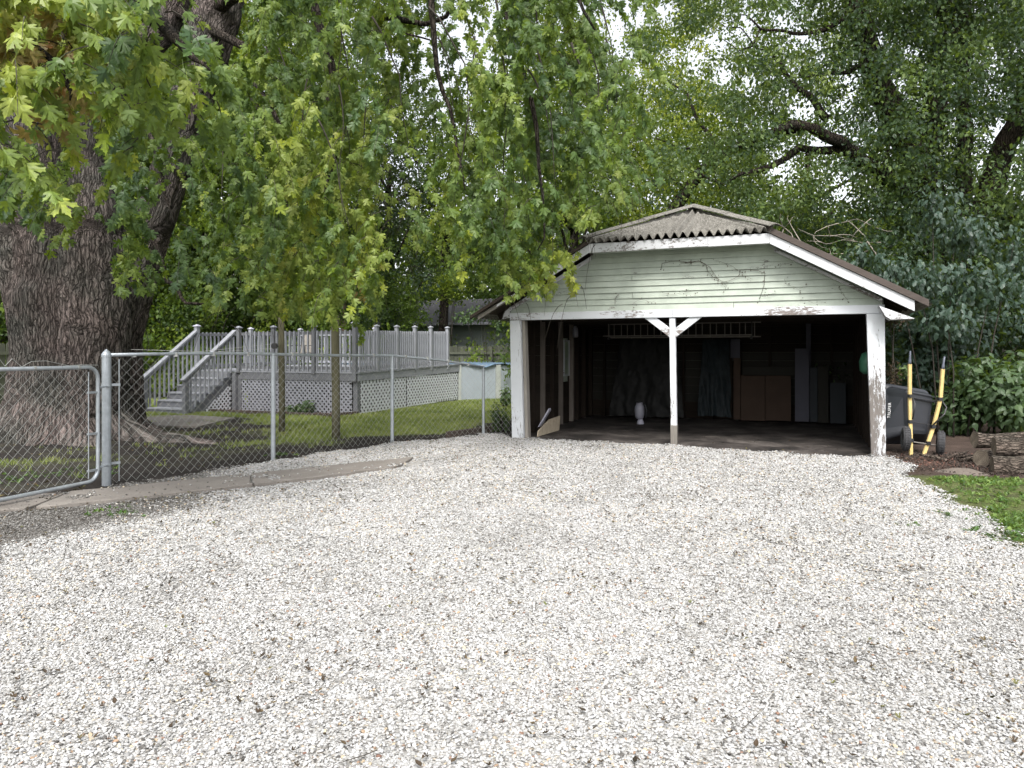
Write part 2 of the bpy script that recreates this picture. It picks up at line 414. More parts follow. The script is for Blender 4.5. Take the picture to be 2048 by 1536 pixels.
def scatter(name, coll, pos, rot, scl, var, parent=None, kind='stuff'):
    n = len(pos); me = bpy.data.meshes.new(name); me.vertices.add(n)
    me.vertices.foreach_set('co', np.asarray(pos, 'f').ravel())
    scl = np.asarray(scl, 'f')
    if scl.ndim == 1: scl = np.repeat(scl[:, None], 3, 1)
    for nm, ty, arr, key in (('rot','FLOAT_VECTOR',rot,'vector'),('scl','FLOAT_VECTOR',scl,'vector'),('var','FLOAT',var,'value')):
        a = me.attributes.new(nm, ty, 'POINT'); a.data.foreach_set(key, np.ascontiguousarray(arr, 'f').ravel())
    a = me.attributes.new('idx', 'INT', 'POINT')
    a.data.foreach_set('value', rng.integers(0, len(coll.objects), n).astype('i'))
    o = bpy.data.objects.new(name, me); C.objects.link(o)
    mod = o.modifiers.new('scatter', 'NODES'); mod.node_group = SCATTER
    mod[[i.identifier for i in SCATTER.interface.items_tree if i.name == 'Collection'][0]] = coll
    if parent: parent_to(o, parent)
    if kind: o['kind'] = kind
    return o
def frames_to_euler(d, nrm):
    """tip direction d -> local Y, normal -> local Z; returns euler XYZ"""
    d = d/np.linalg.norm(d, axis=1, keepdims=True)
    x = np.cross(d, nrm); x /= np.linalg.norm(x, axis=1, keepdims=True)+1e-9
    z = np.cross(x, d)
    ry = np.arcsin(np.clip(-x[:,2], -1, 1)); rx = np.arctan2(d[:,2], z[:,2]); rz = np.arctan2(x[:,1], x[:,0])
    return np.stack([rx, ry, rz], 1)

def leaf_mesh(name, half, mat, fold=.25, droop=.25, cz=(0,.3), petiole=0.0):
    pts = [(x, y) for x, y in half] + [(-x, y) for x, y in reversed(half) if x > 1e-6]
    v = [(cz[0], cz[1], 0)] + [(x, y, -fold*abs(x) - droop*max(0,y)**2 + .03*math.sin(9*y+5*x)) for x, y in pts]
    n = len(pts); f = [(0, 1+i, 1+(i+1) % n) for i in range(n)]
    if petiole:
        b = len(v); v += [(-.012,0,0),(.012,0,0),(.008,-petiole,.06),(-.008,-petiole,.06)]; f.append((b,b+1,b+2,b+3))
    me = bpy.data.meshes.new(name); me.from_pydata(v, [], f); me.materials.append(mat); me.update(); return me
MAPLE_HALF = [(0,1),(.05,.84),(.13,.77),(.10,.72),(.20,.66),(.11,.60),(.10,.47),(.16,.43),(.34,.60),(.40,.56),(.57,.62),(.50,.50),(.55,.42),(.38,.38),(.22,.24),(.33,.20),(.44,.20),(.36,.10),(.20,.03),(.06,.04),(0,0)]
OVATE_HALF = [(0,1),(.12,.82),(.25,.58),(.31,.35),(.24,.12),(.09,.02),(0,0)]
maple_meshes = [leaf_mesh('maple_leaf_%d' % i, [(x*(1+.15*random.uniform(-1,1)), y) for x, y in MAPLE_HALF], MAPLE, random.uniform(.05,.5), random.uniform(.1,.4), petiole=.5) for i in range(6)]
MAPLE_C = proto_coll('maple_leaf_proto', maple_meshes)
def sprig(name, mat, n, rad, size, half=None, hang=.5, simple=True):
    mb = MB(); r = random.Random(len(name)*7+n)
    for i in range(n):
        c = Vector((r.gauss(0,1), r.gauss(0,1), r.gauss(0,1)*.8))*rad*.55
        d = Vector((r.uniform(-1,1), r.uniform(-1,1), r.uniform(-1,.6)-hang)).normalized()
        nn = Vector((r.uniform(-1,1), r.uniform(-1,1), r.uniform(-.2,1.4)))
        x = d.cross(nn).normalized(); z = x.cross(d); s = size*r.uniform(.7,1.3)
        if simple:
            ps = [(0,0,0),(.30,.42,-.06),(.12,.8,-.08),(0,1,-.18),(-.14,.78,-.08),(-.29,.40,-.06)]
            mb.add([c+(x*a+d*b+z*e)*s for a,b,e in ps], [(0,1,2,3),(0,3,4,5)])
        else:
            ps = [(0,.3,0)]+[(a,b,-.2*abs(a)-.2*b*b) for a,b in half]+[(-a,b,-.2*abs(a)-.2*b*b) for a,b in reversed(half) if a > 1e-6]
            k = len(ps)-1
            mb.add([c+(x*a+d*b+z*e)*s for a,b,e in ps], [(0,1+j,1+(j+1)%k) for j in range(k)])
    return mb.mesh(name, mat)
FAR_C = proto_coll('far_sprig', [sprig('far_sprig_%d' % i, FARLEAF, 9+i, .36, .125) for i in range(5)])
FARD_C = proto_coll('fard_sprig', [sprig('fard_sprig_%d' % i, DARKLEAF, 9+i, .34, .12) for i in range(5)])
RIGHT_C = proto_coll('right_sprig', [sprig('right_sprig_%d' % i, DARKLEAF, 8+i, .27, .115) for i in range(5)])
OV_C = proto_coll('ovate_leaf', [leaf_mesh('ovate_leaf_%d' % i, [(x*(1+.3*random.uniform(-1,1)), y) for x, y in OVATE_HALF], BLUELEAF, .2, .3, petiole=.2) for i in range(4)])
SHRUB_C = proto_coll('shrub_leaf', [leaf_mesh('shrub_leaf_%d' % i, [(x*(1+.3*random.uniform(-1,1)), y) for x, y in OVATE_HALF], SHRUBLEAF, .2, .35, petiole=.15) for i in range(4)])

def pebble_mesh(i):
    import bmesh
    bm = bmesh.new(); bmesh.ops.create_icosphere(bm, subdivisions=1 if i % 2 else 2, radius=.5)
    off = Vector((i*3.1, i*1.7, i*.9))
    sx, sy, sz = random.uniform(.8,1.25), random.uniform(.65,1.0), random.uniform(.32,.55)
    for v in bm.verts:
        k = 1 + .38*mnoise.noise(v.co*2.2+off) + .12*mnoise.noise(v.co*5+off)
        v.co = Vector((v.co.x*sx*k, v.co.y*sy*k, v.co.z*sz*k))
    me = bpy.data.meshes.new('pebble_%d' % i); bm.to_mesh(me); bm.free(); me.materials.append(PEBBLE)
    if not i % 2: me.shade_smooth()
    return me
pebble_meshes = [pebble_mesh(i) for i in range(8)]
PEB_C = proto_coll('pebble_proto', pebble_meshes)

def tuft(name, mat, n, h, spread, w):
    mb = MB(); r = random.Random(n*13+int(h*1000)+len(name))
    for i in range(n):
        a = r.uniform(0, 6.28); bx, by = r.gauss(0, spread), r.gauss(0, spread)
        L = h*r.uniform(.5,1.2); le = r.uniform(.1,.8)*L; px, py = -math.sin(a)*w/2, math.cos(a)*w/2
        dx, dy = math.cos(a)*le, math.sin(a)*le
        mb.add([(bx-px,by-py,0),(bx+px,by+py,0),(bx+px*.8+dx*.35,by+py*.8+dy*.35,L*.6),(bx-px*.8+dx*.35,by-py*.8+dy*.35,L*.6),(bx+dx,by+dy,L)], [(0,1,2,3),(3,2,4)])
    return mb.mesh(name, mat)
TUFT_C = proto_coll('tuft_proto', [tuft('tuft_%d' % i, GRASS, 12, .06, .03, .006) for i in range(4)])
def weedclump(name, mat, n, size):
    mb = MB(); r = random.Random(n+len(name)*3)
    for i in range(n):
        a = r.uniform(0,6.28); el = r.uniform(.15,1.1); d = Vector((math.cos(a)*math.cos(el), math.sin(a)*math.cos(el), math.sin(el)))
        x = d.cross(Vector((0,0,1))).normalized(); z = x.cross(d); s = size*r.uniform(.5,1.2); c = Vector((r.gauss(0,.4),r.gauss(0,.4),0))*size
        ps = [(0,0,0),(.16,.3,.03),(.2,.6,0),(0,1,-.15),(-.2,.6,0),(-.16,.3,.03)]
        mb.add([c+(x*p+d*q+z*e)*s for p,q,e in ps], [(0,1,2,3),(0,3,4,5)])
    return mb.mesh(name, mat)
WEED_C = proto_coll('weed_proto', [weedclump('weed_%d' % i, WEED, 9, .10+.03*i) for i in range(3)] + [tuft('weedgrass_%d' % i, WEED, 12, .12, .04, .007) for i in range(3)])
DRY_C = proto_coll('dry_proto', [leaf_mesh('dry_leaf_%d' % i, MAPLE_HALF if i < 2 else OVATE_HALF, DRYLEAF, -.6, -.5) for i in range(4)])
TW_C = proto_coll('twig_proto', [MB().tube([(-.5,0,0),(-.15,.04*i,.02),(.2,-.03,.0),(.5,.05*i-.05,.02)], [.012,.014,.012,.006], 4).add([(.1,0,0),(.12,.02,.01),(.28,.2,.02)],[(0,1,2)]).mesh('twig_bit_%d' % i, TWIG) for i in range(3)])
MUL_C = proto_coll('mulch_proto', [MB().box((-.5,-.16,-.07),(.5,.16,.07)).mesh('chip_0', MULCHM), MB().prism([(-.5,-.1,0),(.3,-.2,0),(.5,.1,0),(-.2,.15,0)],(0,0,.1)).mesh('chip_1', MULCHM)])
#%%PART2
# ------------------------------------------------------------------ the ground
FENCE = [(-7.27,5.67),(-6.87,7.93),(-6.37,10.24),(-5.45,11.9)]
def fence_x(y):
    ys = [p[1] for p in FENCE]; xs = [p[0] for p in FENCE]
    return np.interp(y, ys, xs)
def gravel_mask(x, y):
    """1 on the gravel, 0 off it, with ragged edges"""
    x = np.asarray(x, float); y = np.asarray(y, float)
    e = (fbm(x, y, 2.2, 3)-.5)*.5 + (fbm(x, y, 7, 5)-.5)*.25
    left = np.interp(y, [-3, 3.4, 4.2, 5.3, 5.67, 7.93, 10.24, 11.5], [-11, -8.6, -7.1, -6.75, -7.1, -6.8, -6.25, -5.4])
    right = np.interp(y, [-3, 5, 6.8, 8.0, 9.0, 9.7, 10.6, 11.6], [2.3, 1.95, 1.62, 1.5, 1.32, 1.2, 1.38, 1.2])
    top = 11.55 + np.interp(x, [-7,-5.1,-4.8,-3,-1.9,-.5,1.2], [0.35,.35,-.05,.0,.05,-.25,-.1])
    d = np.minimum(np.minimum(x-left, right-x), np.minimum(top-y, y+2.5))
    return np.clip((d+e*.8)/.18+.3, 0, 1)
def dirt_mask(x, y):
    """patch of trampled soil in the gravel left of the gate"""
    x = np.asarray(x, float); y = np.asarray(y, float)
    d = np.maximum(0, ((x+6.25)*.62+(y-4.35)*-.78)); u = (x+6.45)*.78+(y-4.2)*.62
    return np.clip(2.1 - d/.62 - np.abs(u)/np.where(u > 0, .85, 1.6) + (fbm(x,y,2.5,8)-.5)*1.1, 0, 1)
gx = np.unique(np.concatenate([np.linspace(-300,-32,8), np.arange(-32,9,.16), np.linspace(9,300,9)]))
gy = np.unique(np.concatenate([np.linspace(-300,-4,7), np.arange(-4,34,.16), np.linspace(34,400,9)]))
X, Y_ = np.meshgrid(gx, gy); nx, ny = len(gx), len(gy)
near = (X > -32) & (X < 9) & (Y_ > -4) & (Y_ < 34)
Z = np.where(near, (fbm(X, Y_, 1.2, 2)-.5)*.04, -.02)
inyard = (X < fence_x(Y_)-.1)
Z += np.where(inyard & near, .03*np.clip((fence_x(Y_)-X)/2, 0, 1), 0)
Z -= np.where((X > -4.7) & (X < 1.0) & (Y_ > 11.4) & (Y_ < 16.5), .06, 0)
Z -= .03*gravel_mask(X, Y_)
def L3(a, b, t): t = t[..., None]; return np.asarray(a)*(1-t)+np.asarray(b)*t
n1 = fbm(X, Y_, .8, 11); n2 = fbm(X, Y_, 3, 12)
soil = L3((.016,.014,.013), (.042,.037,.034), n2); grass = L3((.11,.14,.045), (.22,.255,.09), n2)
dist_trunk = np.hypot(X+11.9, (Y_-9.0))
lawn = np.clip((dist_trunk-3.1-(n1-.5)*2.0)/.8, 0, 1) * np.clip((fence_x(Y_)-np.interp(Y_,[5,10,11.5],[1.9,1.2,.55])-X)/.5+(n1-.5)*2, 0, 1)
lawn = np.maximum(lawn, .22*np.clip((n2-.5)*4, 0, 1)*(X < fence_x(Y_)-.5))
lawn = lawn*np.interp(Y_,[5,7.5,9.5],[.30,.22,1])
colr = L3((0,0,0), (1,1,1), lawn)*grass + (1-lawn[...,None])*soil
redm = ((np.hypot((X+15.6)/.9, (Y_-12.5)) < 1) | (np.hypot((X+15.9)/1.5, (Y_-10.1)/1.2) < 1) | ((Y_ > 13.35) & (Y_ < 14.15) & (X > -13.6) & (X < -9.7))).astype(float)
colr = colr*(1-redm[...,None]) + np.array((.16,.05,.035))*redm[...,None]
rs = ((X > 1.1) & (Y_ > 9.6))
colr = np.where(rs[...,None], L3((.035,.026,.022), (.08,.058,.048), n2), colr)
colr = np.where(((X > 1.1) & (Y_ < 10.0) & (Y_ > 4.5))[...,None], L3((.05,.05,.03), (.10,.12,.04), n2), colr)
outer = (~near); colr = np.where(outer[...,None], np.array((.04,.055,.02)), colr)
me = bpy.data.meshes.new('ground')
verts = np.stack([X, Y_, Z], -1).reshape(-1, 3)
idx = np.arange(nx*ny).reshape(ny, nx)
quads = np.stack([idx[:-1,:-1], idx[:-1,1:], idx[1:,1:], idx[1:,:-1]], -1).reshape(-1, 4)
me.from_pydata(verts.tolist(), [], quads.tolist()); me.materials.append(GROUND); me.shade_smooth()
a = me.attributes.new('col', 'FLOAT_COLOR', 'POINT'); a.data.foreach_set('color', np.concatenate([colr.reshape(-1,3), np.ones((nx*ny,1))], 1).astype('f').ravel())
ground = bpy.data.objects.new('ground', me); C.objects.link(ground); tag(ground, kind='structure')

# gravel bed: sheet with a ragged edge
s = .10; bx = np.arange(-12, 3.6, s); by = np.arange(-2.6, 12.2, s)
BX, BY = np.meshgrid(bx, by); gm = gravel_mask(BX, BY); dm = dirt_mask(BX, BY)
BZ = .014 + (fbm(BX, BY, 1.2, 2)-.5)*.04 + (fbm(BX,BY,5,21)-.5)*.02
ids = np.arange(BX.size).reshape(BX.shape)
keep = (gm[:-1,:-1] > .35) & (gm[1:,1:] > .35) & (gm[:-1,1:] > .35) & (gm[1:,:-1] > .35)
q = np.stack([ids[:-1,:-1], ids[:-1,1:], ids[1:,1:], ids[1:,:-1]], -1)[keep]
used = np.unique(q); remap = -np.ones(BX.size, int); remap[used] = np.arange(len(used))
me = bpy.data.meshes.new('gravel_bed')
me.from_pydata(np.stack([BX, BY, BZ], -1).reshape(-1,3)[used].tolist(), [], remap[q].tolist())
me.materials.append(GRAVELBED); me.shade_smooth()
a = me.attributes.new('dirt', 'FLOAT', 'POINT'); a.data.foreach_set('value', (dm.ravel()[used]*.85).astype('f'))
bed = bpy.data.objects.new('gravel_bed', me); C.objects.link(bed); tag(bed, kind='structure')

def bedz(x, y): return .012 + (fbm(x, y, 1.2, 2)-.5)*.04 + (fbm(x,y,5,21)-.5)*.02
# concrete path along the fence
PATH_L = [(-9.6,1.93),(-7.5,4.67),(-6.94,5.4),(-5.87,7.26),(-5.03,8.69)]
PATH_R = [(-8.9,1.5),(-6.88,4.28),(-6.37,4.95),(-5.39,6.67),(-4.78,8.0)]
def in_path(x, y):
    t = np.clip((np.asarray(y)-1.9)/6.4, -.2, 1.2)
    xl = np.interp(y, [p[1] for p in PATH_L], [p[0] for p in PATH_L]); xr = np.interp(y, [p[1] for p in PATH_R], [p[0] for p in PATH_R])
    return (x > xl-.02) & (x < xr+.02) & (y > 1.6) & (y < 8.55)
path = empty('concrete_path', (-6.5,5.5,0), None, None); path['kind'] = 'structure'
def lerp2(a, b, t): return (a[0]+(b[0]-a[0])*t, a[1]+(b[1]-a[1])*t)
def path_pt(side, t):
    P = PATH_L if side == 0 else PATH_R
    k = min(int(t), len(P)-2); return lerp2(P[k], P[k+1], t-k)
for (ta0, tb0, ta1, tb1) in ((0,0,1.62,1.25),(1.66,1.30,2.7,2.72),(2.715,2.735,3.98,3.9)):
    top = []; L_ = []; R_ = []
    for i in range(9):
        u = i/8; w = .012*math.sin(i*2.3+ta0*5)
        L_.append(path_pt(0, min(3.999, ta0+(ta1-ta0)*u))); R_.append(path_pt(1, min(3.999, tb0+(tb1-tb0)*u)))
    cj0 = [lerp2(L_[0], R_[0], v) for v in (0,.25,.5,.75,1)]; cj1 = [lerp2(L_[-1], R_[-1], v) for v in (0,.25,.5,.75,1)]
    z0 = (.045, .05, .048)[int(ta0) if ta0 < 3 else 2]
    poly = [(p[0]+random.uniform(-.015,.015), p[1]+random.uniform(-.015,.015)) for p in L_] + \
           [(p[0]+.03*math.sin(7*i), p[1]+.04*math.sin(5*i+1)) for i, p in enumerate(cj1[1:-1])] + \
           [(p[0]+random.uniform(-.03,.03), p[1]+random.uniform(-.03,.03)) for p in reversed(R_)] + \
           [(p[0]+.03*math.sin(7*(2-i)), p[1]+.04*math.sin(5*(2-i)+1)) for i, p in enumerate(reversed(cj0[1:-1]))]
    MB().prism([(x, y, -.05) for x, y in poly], (0,0,.05+z0)).build('slab', CONC, path, bevel=.008)
pad = MB().prism([(*gnd(255,852,.04)[:2],-.04),(*gnd(395,855,.04)[:2],-.04),(*gnd(470,837,.04)[:2],-.04),(*gnd(385,832,.04)[:2],-.04),(*gnd(290,832,.04)[:2],-.04)], (0,0,.10)).build('concrete_pad', CONC, kind='structure')

# garage floor
fx = np.linspace(-4.72, 1.0, 60); fy = np.linspace(11.2, 16.55, 50)
FXX, FYY = np.meshgrid(fx, fy)
FZ = .0 + (fbm(FXX, FYY, 1.5, 31)-.5)*.035 + (fbm(FXX, FYY, 6, 32)-.5)*.02
me = bpy.data.meshes.new('garage_floor'); ids = np.arange(FXX.size).reshape(FXX.shape)
me.from_pydata(np.stack([FXX,FYY,FZ],-1).reshape(-1,3).tolist(), [], np.stack([ids[:-1,:-1],ids[:-1,1:],ids[1:,1:],ids[1:,:-1]],-1).reshape(-1,4).tolist())
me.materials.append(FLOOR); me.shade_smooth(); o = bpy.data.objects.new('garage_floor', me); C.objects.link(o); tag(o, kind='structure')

# ------------------------------------------------------------------ garage
GX0, GX1, GY0, GY1 = -4.77, 1.06, 11.62, 16.62
CXR = -1.86
garage = empty('garage', (CXR, 14.1, 0), 'old two-bay garage with peeling white posts, pale green clapboard gable and corrugated clipped-gable roof', 'garage')
lean = lambda z: -.045*z/2.1 + .0       # the whole frame leans a little to the left
def post(x0b, x1b, x0t, x1t, z1, y0, y1, mat, name='post'):
    mb = MB(); mb.add([(x0b,y0,-.1),(x1b,y0,-.1),(x1b,y1,-.1),(x0b,y1,-.1),(x0t,y0,z1),(x1t,y0,z1),(x1t,y1,z1),(x0t,y1,z1)],
        [(0,3,2,1),(4,5,6,7),(0,1,5,4),(1,2,6,5),(2,3,7,6),(3,0,4,7)])
    return mb.build(name, mat, garage, bevel=.008)
post(-4.76,-4.54,-4.80,-4.60,2.075,11.60,11.70,WHITE_PEEL)
post(.925,1.115,.86,1.10,2.075,11.58,11.70,WHITE_PEEL)
post(-1.98,-1.885,-2.01,-1.915,2.075,11.62,11.72,WHITE_PEEL)
post(-1.985,-1.880,-1.99,-1.885,.33,11.612,11.728,GREYWOOD,'post_sleeve')
post(-4.535,-4.47,-4.595,-4.54,2.075,11.66,11.80,GREYWOOD,'door_jamb')
# beam in two lengths with a joint over the middle post
for xa, xb in ((-4.80,-1.962),(-1.957,1.10)):
    MB().box((xa,11.595,2.078),(xb,11.70,2.205)).build('beam', WHITE_BEAM, garage, bevel=.006)
MB().box((-4.74,11.71,2.085),(1.04,11.85,2.20)).build('inner_beam', OLDWOOD, garage)
for sgn in (-1, 1):       # knee braces
    p = Vector((-1.955+sgn*.05, 11.665, 1.83)); q = Vector((-1.955+sgn*.42, 11.665, 2.12))
    MB().beam(p-Vector((sgn*.04,0,.03)), q, .075, .12, up=(sgn*-.6,0,.8)).build('knee_brace', WHITE_BEAM, garage, bevel=.005)

SL = .555; BRO = 1.40; ZB = 3.30       # roof slope, half width of the clipped top, height there
def roof_z(x): return ZB - SL*(abs(x-CXR)-BRO)
# clapboards of the front gable
def gable_half(z):  # half width of wall face under the rakes
    return BRO + (ZB-.13-z)/SL
zz = 2.205; k = 0
while zz < ZB-.02:
    z1 = zz+.1; hw0 = min(2.93, gable_half(zz)); hw1 = min(2.93, gable_half(min(z1,ZB)))
    if hw0 < .2: break
    if z1 > ZB-.13: hw1 = max(hw1, BRO*.98)
    cuts = {2: [CXR-.75], 5: [CXR-.76], 0: [CXR+.85], 7: [CXR+.2]}.get(k, [])
    xs = [-hw0] + [c-CXR for c in cuts] + [hw0]
    for j in range(len(xs)-1):
        xa, xb = CXR+xs[j]+(.003 if j else 0), CXR+xs[j+1]-(.003 if j < len(xs)-2 else 0)
        ta = CXR+(max(-hw1, xs[j])) + (.003 if j else 0); tb = CXR+min(hw1, xs[j+1]) - (.003 if j < len(xs)-2 else 0)
        w = random.uniform(-.003,.003)
        MB().add([(xa,11.612+w,zz),(xb,11.612+w,zz),(xb,11.645,zz),(xa,11.645,zz),(ta,11.632+w,z1-.002),(tb,11.632+w,z1-.002),(tb,11.66,z1-.002),(ta,11.66,z1-.002)],
            [(0,3,2,1),(4,5,6,7),(0,1,5,4),(1,2,6,5),(2,3,7,6),(3,0,4,7)]).build('siding_board', SIDING, garage)
    zz = z1; k += 1
# wall sheathing behind the gable so that no light leaks
MB().prism([(GX0+.05,11.67,2.21),(GX1-.05,11.67,2.21),(CXR+BRO-.05,11.67,ZB-.12),(CXR-BRO+.05,11.67,ZB-.12)],(0,.02,0)).build('gable_backing', OLDWOOD, garage)
YF = 11.27
# white fascia across the top, three lengths
for xa, xb, dz in ((CXR-BRO,-2.35,0),(-2.347,-1.36,.003),(-1.357,CXR+BRO,-.004)):
    MB().box((xa,YF,ZB-.155+dz),(xb,YF+.03,ZB-.005+dz)).build('fascia_board', WHITE_RAKE, garage, bevel=.004)
MB().box((CXR-BRO,YF+.035,ZB-.13),(CXR+BRO,11.61,ZB-.105)).build('soffit', SIDING, garage)
def rake(sx, a, b, yo, th, dz0, dz1, mat, name='rake_board'):
    """board along the rake on side sx between half-widths a and b; dz0 below the roof plane, dz1 lower edge"""
    P = []
    for h, dz in ((a,dz0),(b,dz0),(b,dz1),(a,dz1)):
        P.append((CXR+sx*h, yo, ZB-SL*(h-BRO)-dz))
    return MB().prism(P if sx > 0 else P[::-1], (0,th,0)).build(name, mat, garage, bevel=.003)
rake(1, BRO+.003, 3.30, YF, .03, .015, .165, WHITE_RAKE)
rake(1, BRO-.02, 3.47, YF-.03, .06, -.085, .010, RAKEWOOD, 'roof_edge')
rake(-1, BRO+.003, 2.15, YF, .03, .015, .15, WHITE_RAKE)
rake(-1, 2.16, 3.42, YF+.02, .03, .03, .10, GREYWOOD)
rake(-1, BRO-.02, 3.55, YF-.03, .06, -.05, .004, OLDWOOD, 'roof_edge')
rake(-1, 2.2, 3.05, YF-.004, .02, .05, .085, WHITE_RAKE)
# inner rake trims against the wall, curling outward at the foot on the left
rake(-1, BRO+.05, 2.93, 11.56, .035, .145, .215, WHITE_RAKE, 'inner_trim')
MB().prism([(-4.79,11.555,2.12),(-4.79,11.555,2.30),(-4.86,11.555,2.24),(-4.905,11.555,2.18),(-4.925,11.555,2.10)],(0,.04,0)).build('trim_foot', WHITE_RAKE, garage)
rake(1, BRO+.05, 2.93, 11.56, .035, .165, .215, WHITE_RAKE, 'inner_trim')
# boxed cornice return at the right foot
MB().prism([(1.00,11.30,2.17),(1.45,11.30,1.98),(1.15,11.30,1.97),(1.08,11.30,2.02)],(0,.30,0)).build('cornice_return', WHITE_RAKE, garage, bevel=.004)
# corrugated roof
def corrugated(corners, waves_dir, n_w, amp, mat, name, rows=6, thick=.008):
    """corners a,b (foot), c,d (top) ; waves vary from a to b"""
    a, b, c, d = [Vector(p) for p in corners]; nu = n_w*8; mb = MB()
    nrm = (b-a).cross(d-a).normalized()
    if nrm.z < 0: nrm = -nrm
    wdir = (b-a).normalized()
    for lay in (0, -thick):
        for j in range(rows+1):
            t = j/rows; p = a.lerp(d, t); q = b.lerp(c, t)
            for i in range(nu+1):
                r = p.lerp(q, i/nu); ph = (r-a).dot(wdir)/(b-a).length*n_w*2*math.pi
                mb.v.append(tuple(r + nrm*(amp*math.cos(ph)+lay)))
    W = nu+1; off = (rows+1)*W
    for j in range(rows):
        for i in range(nu):
            k = j*W+i; mb.f.append((k,k+1,k+1+W,k+W)); mb.f.append((off+k,off+k+W,off+k+1+W,off+k+1))
    for i in range(nu): mb.f.append((i,off+i,off+i+1,i+1))
    return mb.build(name, mat, garage, smooth=True)
ZR = ZB + SL*BRO; RY0, RY1 = 13.35, 15.1; YB = 16.95
e = .045
corrugated([(CXR-BRO-.06,YF-.05,ZB+e),(CXR+BRO+.06,YF-.05,ZB+e),(CXR+.01,RY0,ZR+e),(CXR-.01,RY0,ZR+e)], 0, 22, .046, ROOFM, 'front_roof_sheet', 10)
HE = 3.55; ze = ZB-SL*(HE-BRO)
for sx, nm in ((1,'side_roof_sheet'),(-1,'side_roof_sheet')):
    he = HE if sx < 0 else 3.5; zz_ = ZB-SL*(he-BRO)
    corrugated([(CXR+sx*he,YF-.02,zz_+.03),(CXR+sx*he,YB,zz_+.03),(CXR+sx*BRO,YB,ZB+.03),(CXR+sx*BRO,YF-.02,ZB+.03)], 0, 40, .02, ROOFM, nm, 3)
    corrugated([(CXR+sx*BRO,YF+.03,ZB+.03),(CXR+sx*BRO,YB-.03,ZB+.03),(CXR,RY1,ZR+.03),(CXR,RY0,ZR+.03)], 0, 38, .02, ROOFM, nm, 6)
corrugated([(CXR-BRO,YB,ZB+e),(CXR+BRO,YB,ZB+e),(CXR+.01,RY1,ZR+e),(CXR-.01,RY1,ZR+e)], 0, 22, .026, ROOFM, 'rear_roof_sheet', 4)
def ridge_cap(p, q, w=.22, drop=.04):
    p = Vector(p); q = Vector(q); d = (q-p).normalized(); s_ = d.cross(Vector((0,0,1))).normalized(); up = s_.cross(d)
    mb = MB(); n = 8
    for t in (0, 1):
        c = p.lerp(q, t)
        for i in range(n+1):
            a = -1+2*i/n; mb.v.append(tuple(c+s_*a*w/2+up*(-abs(a)**1.5*drop)+Vector((0,0,.085))))
        for i in range(n+1):
            a = 1-2*i/n; mb.v.append(tuple(c+s_*a*w/2+up*(-abs(a)**1.5*drop-.012)+Vector((0,0,.085))))
    m = 2*(n+1)
    for i in range(m): mb.f.append((i,(i+1)%m,(i+1)%m+m,i+m))
    mb.f.append(tuple(range(m-1,-1,-1))); mb.f.append(tuple(range(m,2*m)))
    mb.build('ridge_cap', ROOFM, garage)
for sx in (-1, 1):
    a0 = Vector((CXR+sx*(BRO+.10), YF-.09, ZB+.035)); a1 = Vector((CXR, RY0, ZR+.075))
    ridge_cap(a0, a0.lerp(a1,.52)); ridge_cap(a0.lerp(a1,.50)+Vector((0,0,.012)), a1+Vector((0,0,.012)))
    ridge_cap((CXR+sx*BRO,YB,ZB), (CXR,RY1,ZR+.02))
ridge_cap((CXR,RY0-.05,ZR+.06),(CXR,RY1,ZR+.06))
# roof deck under the sheets (keeps daylight out), and rafters
mb = MB()
for sx in (-1,1):
    mb.prism([(CXR+sx*3.35,YF+.05,ZB-SL*(3.35-BRO)-.02),(CXR+sx*3.35,YB-.05,ZB-SL*(3.35-BRO)-.02),(CXR+sx*BRO,YB-.05,ZB-.02),(CXR+sx*BRO,YF+.05,ZB-.02)],(0,0,.012))
    mb.prism([(CXR+sx*BRO,YF+.05,ZB-.02),(CXR+sx*BRO,YB-.05,ZB-.02),(CXR,RY1,ZR-.02),(CXR,RY0,ZR-.02)],(0,0,.012))
for yy, ry in ((YF+.05,RY0),(YB-.05,RY1)): mb.prism([(CXR-BRO,yy,ZB-.02),(CXR+BRO,yy,ZB-.02),(CXR,ry,ZR-.02)],(0,0,.012))
mb.build('roof_deck', OLDWOOD, garage)
for i in range(7):
    y = 11.95+i*.72
    hip = ZB+(ZR-ZB)*min(1,max(0,min((y-YF)/(RY0-YF),(16.95-y)/(16.95-RY1)))); xt = max(.3, (ZR-hip)/SL+.15)
    for sx in (-1,1):
        MB().beam((CXR+sx*3.3,y,ZB-SL*(3.3-BRO)-.09),(CXR+sx*xt,y,ZR-SL*xt-.09),.045,.10).build('rafter', OLDWOOD2, garage)
for i in range(3): MB().box((GX0+.1,12.9+i*1.4,2.10),(GX1-.1,12.95+i*1.4,2.2)).build('tie_beam', OLDWOOD2, garage)
# left wall: window hole between y 14.45..14.95, z 1.0..1.8 ; sheathing boards outside the studs
WY0, WY1, WZ0, WZ1 = 14.52, 14.90, 1.0, 1.78
z = 0.0; k = 0
while z < 2.16:
    h = random.choice([.17,.19,.2]); z1 = min(z+h-.0015, 2.2)
    segs = [(11.72,13.9),(13.91,GY1)] if k % 2 else [(11.72,15.2),(15.21,GY1)]
    if z1 > WZ0 and z < WZ1: segs = [(11.72,WY0),(WY1,GY1)]
    for ya, yb in segs:
        MB().box((GX0-.02+random.uniform(-.002,.002),ya,z),(GX0+.004,yb,z1)).build('wall_board', OLDWOOD2, garage)
    z += h; k += 1
for i in range(9):
    y = 11.95+i*.56
    if WY0-.05 < y < WY1: y = WY1+.03
    MB().box((GX0+.006,y,.0),(GX0+.10,y+.045+random.uniform(0,.03),2.15)).build('stud', DUSTWOOD if i in (0,2,4,5) else OLDWOOD2, garage)
